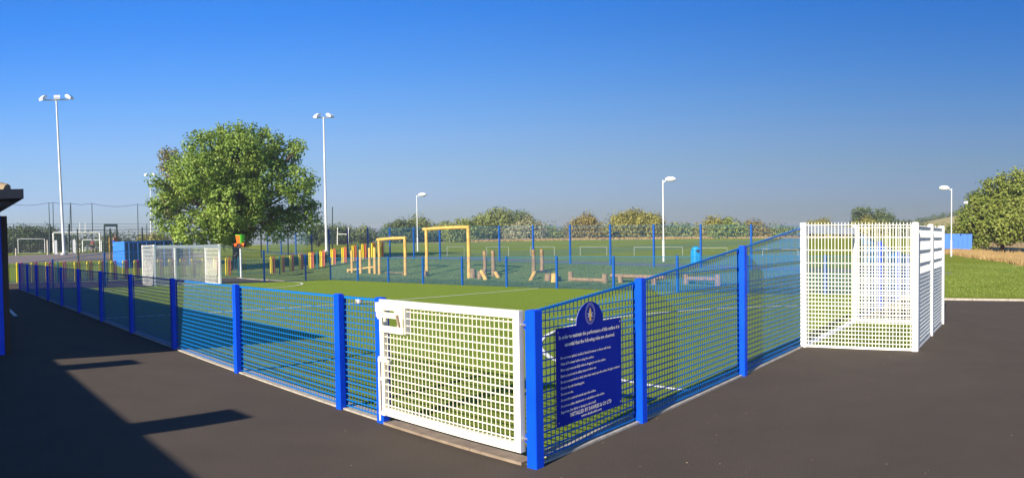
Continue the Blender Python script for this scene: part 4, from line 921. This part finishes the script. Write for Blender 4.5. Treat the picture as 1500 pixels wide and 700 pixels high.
TL = [('round dark tree, left of the pair behind the log frames', 588, 319, 42, 150, DKL, 'tree'), ('round olive tree, right of the pair behind the log frames', 612, 316, 38, 158, GREYL, 'tree'),
      ('largest grey green tree mass behind the taller log frame', 728, 298, 66, 150, GREYL, 'tree'), ('low green tree on the left flank of the largest tree mass', 678, 318, 40, 140, BUSHL, 'tree'),
      ('dark tree top peeping out right of the largest tree mass', 764, 306, 30, 165, DKL, 'tree'), ('pale silvery willow bush right of the largest tree mass', 772, 314, 56, 140, PALEL, 'bush'),
      ('low green bush between the willow and the russet bush', 806, 330, 40, 150, GREYL, 'bush'), ('russet tinted bush left of the widest olive bush', 858, 311, 46, 140, RUSTL, 'bush'),
      ('widest rounded olive bush, left of the centre right lamp post', 929, 300, 92, 138, OLIVEL, 'bush'), ('low grey trees just right of the centre right lamp post', 996, 324, 50, 160, GREYL, 'tree'),
      ('tall rounded half of the olive bush pair right of the lamp post', 1046, 313, 44, 142, OLIVEL, 'bush'), ('broader, lower half of the olive bush pair right of the lamp post', 1066, 320, 52, 134, BUSHL, 'bush'),
      ('darker olive bush right of the olive pair', 1104, 322, 38, 140, RUSTL, 'bush'), ('low scrubby bush left of the white goal box', 1145, 330, 48, 150, BUSHL, 'bush'),
      ('olive bush showing above the left part of the white goal box', 1204, 317, 44, 140, OLIVEL, 'bush'), ('left of the two tall oaks above the white goal box', 1263, 302, 27, 175, DKL, 'tree'), ('right of the two tall oaks above the white goal box', 1293, 303, 26, 175, DKL, 'tree'),
      ('green bush under the two oaks above the white goal box', 1272, 318, 62, 150, OLIVEL, 'bush'), ('dark tree between the big tree and the rugby posts', 466, 326, 26, 120, DKL, 'tree'), ('dark round tree behind the rugby posts', 497, 328, 38, 160, DKL, 'tree'),
      ('small pale tree right of the rugby posts', 532, 333, 22, 190, GREYL, 'tree'), ('rounded dark tree nearest the tall floodlight at the left', 30, 323, 50, 150, DKL, 'tree'), ('broad dark tree right of the rounded one at the left', 66, 326, 60, 155, DKL, 'tree'),
      ('small dark tree behind the dark goal frame', 160, 338, 30, 170, DKL, 'tree'), ('olive bush between the container and the big tree', 225, 338, 40, 110, OLIVEL, 'bush'), ('leafy dark tree at the left edge behind the canopy post', -10, 322, 60, 150, DKL, 'tree'), ('grey green tree behind the willow bush', 650, 322, 30, 170, GREYL, 'tree'),
      ('low dark tree right of the two oaks', 1325, 322, 36, 170, DKL, 'tree'), ('small olive tree below the hill skyline', 1352, 326, 26, 190, DKL, 'tree')]
for i, (lab, u, tp_, w_, d_, m_, ct) in enumerate(TL):
    bs = 368 if u < 240 else 354
    bush(lab, u, tp_, w_, d_, m_, 40 + i, cat=ct, name='field_tree' if ct == 'tree' else 'field_bush', base=bs, tree=(ct == 'tree' and u > 240 and tp_ < 310))
# continuous hedges behind them (one mass each)
def hedge(name, us, tops, d, m, seed, base=353, dens=1.0):
    lb = []; g = random.Random(seed); s_ = d / F
    u = us[0]
    while u < us[1]:
        tp_ = np.interp(u, [us[0] + (us[1] - us[0]) * i / (len(tops) - 1) for i in range(len(tops))], tops) + g.uniform(-2.5, 2.5)
        h_ = base - tp_; r_ = h_ * .42; dd = g.uniform(-2, 2)
        for f_ in (.28, .62): c = at(u, base - h_ * f_, d + dd); lb.append((tuple(c), r_ * s_ * 1.15, r_ * s_, r_ * s_ * .9))
        u += r_ * 1.1
    o = leaf_cloud(name, m, None, lb, d * .0042, .5 / (d * .0042) ** 2 * 1.4 * dens, d * .010, seed, loc=tuple(foot((us[0] + us[1]) / 2, d)))
    o['kind'] = 'stuff'; return o
hedge('hedge_row', (-60, 245), (336, 338, 340, 341, 343), 165, DKL, 91, base=366)
hedge('hedge_row', (440, 700), (341, 340, 338, 332), 172, DKL, 92)
hedge('hedge_row', (660, 900), (328, 330, 334, 334), 160, GREYL, 93)
hedge('hedge_row', (880, 1180), (330, 332, 333, 336), 160, GREYL, 94)
hedge('hedge_row', (1150, 1420), (333, 331, 330, 328), 165, DKL, 95)
# hill on the right
hv = []; hf = []; nx, ny = 40, 10
for i in range(nx + 1):
    for j in range(ny + 1):
        u = 1180 + 900 * i / nx; t = j / ny; d = 230 + 260 * t; th = (u - 750) / F; x, y = math.sin(th) * d, math.cos(th) * d
        hv.append((x, y, .6 + 15.5 * sm((u - 1220) / 230) * math.sin(min(1, t * 1.25) * math.pi / 2) * (1 if t < .8 else 1 - (t - .8) * 2)))
for i in range(nx):
    for j in range(ny): a = i * (ny + 1) + j; hf.append((a, a + 1, a + ny + 2, a + ny + 1))
me = bpy.data.meshes.new('hill'); me.from_pydata(hv, [], hf); me.materials.append(STUB); o = bpy.data.objects.new('hill', me); link(o); o['kind'] = 'structure'
for p in me.polygons: p.use_smooth = True
lb = []
for i in range(34):
    u = 1320 + i * 7; th = (u - 750) / F; d = 415; z = .6 + 15.5 * float(sm((u - 1220) / 230)); r_ = random.uniform(1.2, 2.4); lb.append(((math.sin(th) * d, math.cos(th) * d, z + r_ * .5), r_ * 1.7, r_, r_))
o = leaf_cloud('hilltop_hedge', DKL, None, lb, 1.0, 6, 1.6, 77, loc=(math.sin(.65) * 415, math.cos(.65) * 415, 12)); o['kind'] = 'stuff'

# ------------------------------------------------------------------ rough dry grass
def tufts(name, m, n, gen, h, wd, seed):
    g = np.random.default_rng(seed); V = []; Fc = []
    for i in range(n):
        x, y = gen(g); z = gz(x, y) - .02; hh = h * g.uniform(.5, 1.2)
        for b in range(3):
            a = g.uniform(0, 6.28); dx, dy = math.cos(a) * wd, math.sin(a) * wd; lx, ly = g.normal(0, .35, 2) * hh; ox, oy = g.normal(0, wd * 1.5, 2); k0 = len(V)
            V += [(x + ox - dx, y + oy - dy, z), (x + ox + dx, y + oy + dy, z), (x + ox + lx, y + oy + ly, z + hh)]; Fc.append((k0, k0 + 1, k0 + 2))
    me = bpy.data.meshes.new(name); me.from_pydata(V, [], Fc); me.materials.append(m); o = bpy.data.objects.new(name, me); link(o); o['kind'] = 'stuff'; return o
def polar(u0, u1, d0, d1):
    def f(g):
        th = (g.uniform(u0, u1) - 750) / F; d = g.uniform(d0, d1); return math.sin(th) * d, math.cos(th) * d
    return f
def dry_gen(g):
    while True:
        th = (g.uniform(1374, 1600) - 750) / F; az = math.degrees(th); d = 55 - (az - 35.6) * 2.6 + abs(g.normal(0, 8)) - 1.0
        if math.sin(th * 60) + math.sin(d * 1.7 + th * 30) + g.normal(0, .7) > -.3: return math.sin(th) * d, math.cos(th) * d
tufts('dry_grass', DRYL, 15000, dry_gen, .34, .02, 1)
tufts('dry_grass', DRYL, 3500, polar(690, 1240, 131, 139), .45, .09, 2)
GL = leaf_mat('lawn_blades', (0.09, 0.15, 0.02), (0.20, 0.25, 0.05), .2)
tufts('lawn_grass', GL, 14000, polar(1330, 1560, 18.6, 40), .07, .012, 3)
def play_gen(g):
    l, r = g.uniform(0, 34), g.uniform(15.1, 24); return lr(l, r)
tufts('play_grass', leaf_mat('play_blades', (0.06, 0.12, 0.03), (0.16, 0.19, 0.06), .2), 16000, play_gen, .07, .014, 4)

# scattered grit and leaf scraps on the tarmac
V = []; Fc = []; g = np.random.default_rng(5)
for i in range(420):
    l, r = (g.uniform(-6, 20), -abs(g.normal(0, 1.6)) - .03) if i % 2 else (-abs(g.normal(0, 2.2)) - .03, g.uniform(-2, 12))
    x, y = lr(l, r); a = g.uniform(0, 6.28); q = g.uniform(.002, .008); k0 = len(V)
    V += [(x + math.cos(a + t) * q * f_, y + math.sin(a + t) * q * f_, .003 + h_) for t, f_, h_ in ((0, 1.4, .004), (1.9, .8, .001), (3.2, 1.2, .005), (4.6, .7, .001))]; Fc.append((k0, k0 + 1, k0 + 2, k0 + 3))
me = bpy.data.meshes.new('grit'); me.from_pydata(V, [], Fc); me.materials.append(mat('pale_grit', (.34, .27, .18), .9, c2=(.20, .14, .07), scale=3)); o = bpy.data.objects.new('grit', me); link(o); o['kind'] = 'stuff'

# ------------------------------------------------------------------ thin morning haze
k = MB(); k.box((60, 200), (1, 0), (0, 1), 620, 640, -1.2, 20)
HZ = bpy.data.materials.new('haze'); HZ.use_nodes = True; hn = HZ.node_tree; hn.nodes.remove(hn.nodes['Principled BSDF'])
pv = hn.nodes.new('ShaderNodeVolumePrincipled'); pv.inputs['Density'].default_value = 0.00062; pv.inputs['Color'].default_value = (.82, .88, 1.0, 1); pv.inputs['Anisotropy'].default_value = 0.2
hn.links.new(pv.outputs[0], hn.nodes['Material Output'].inputs['Volume'])
o = k.build('haze', HZ); o['kind'] = 'stuff'
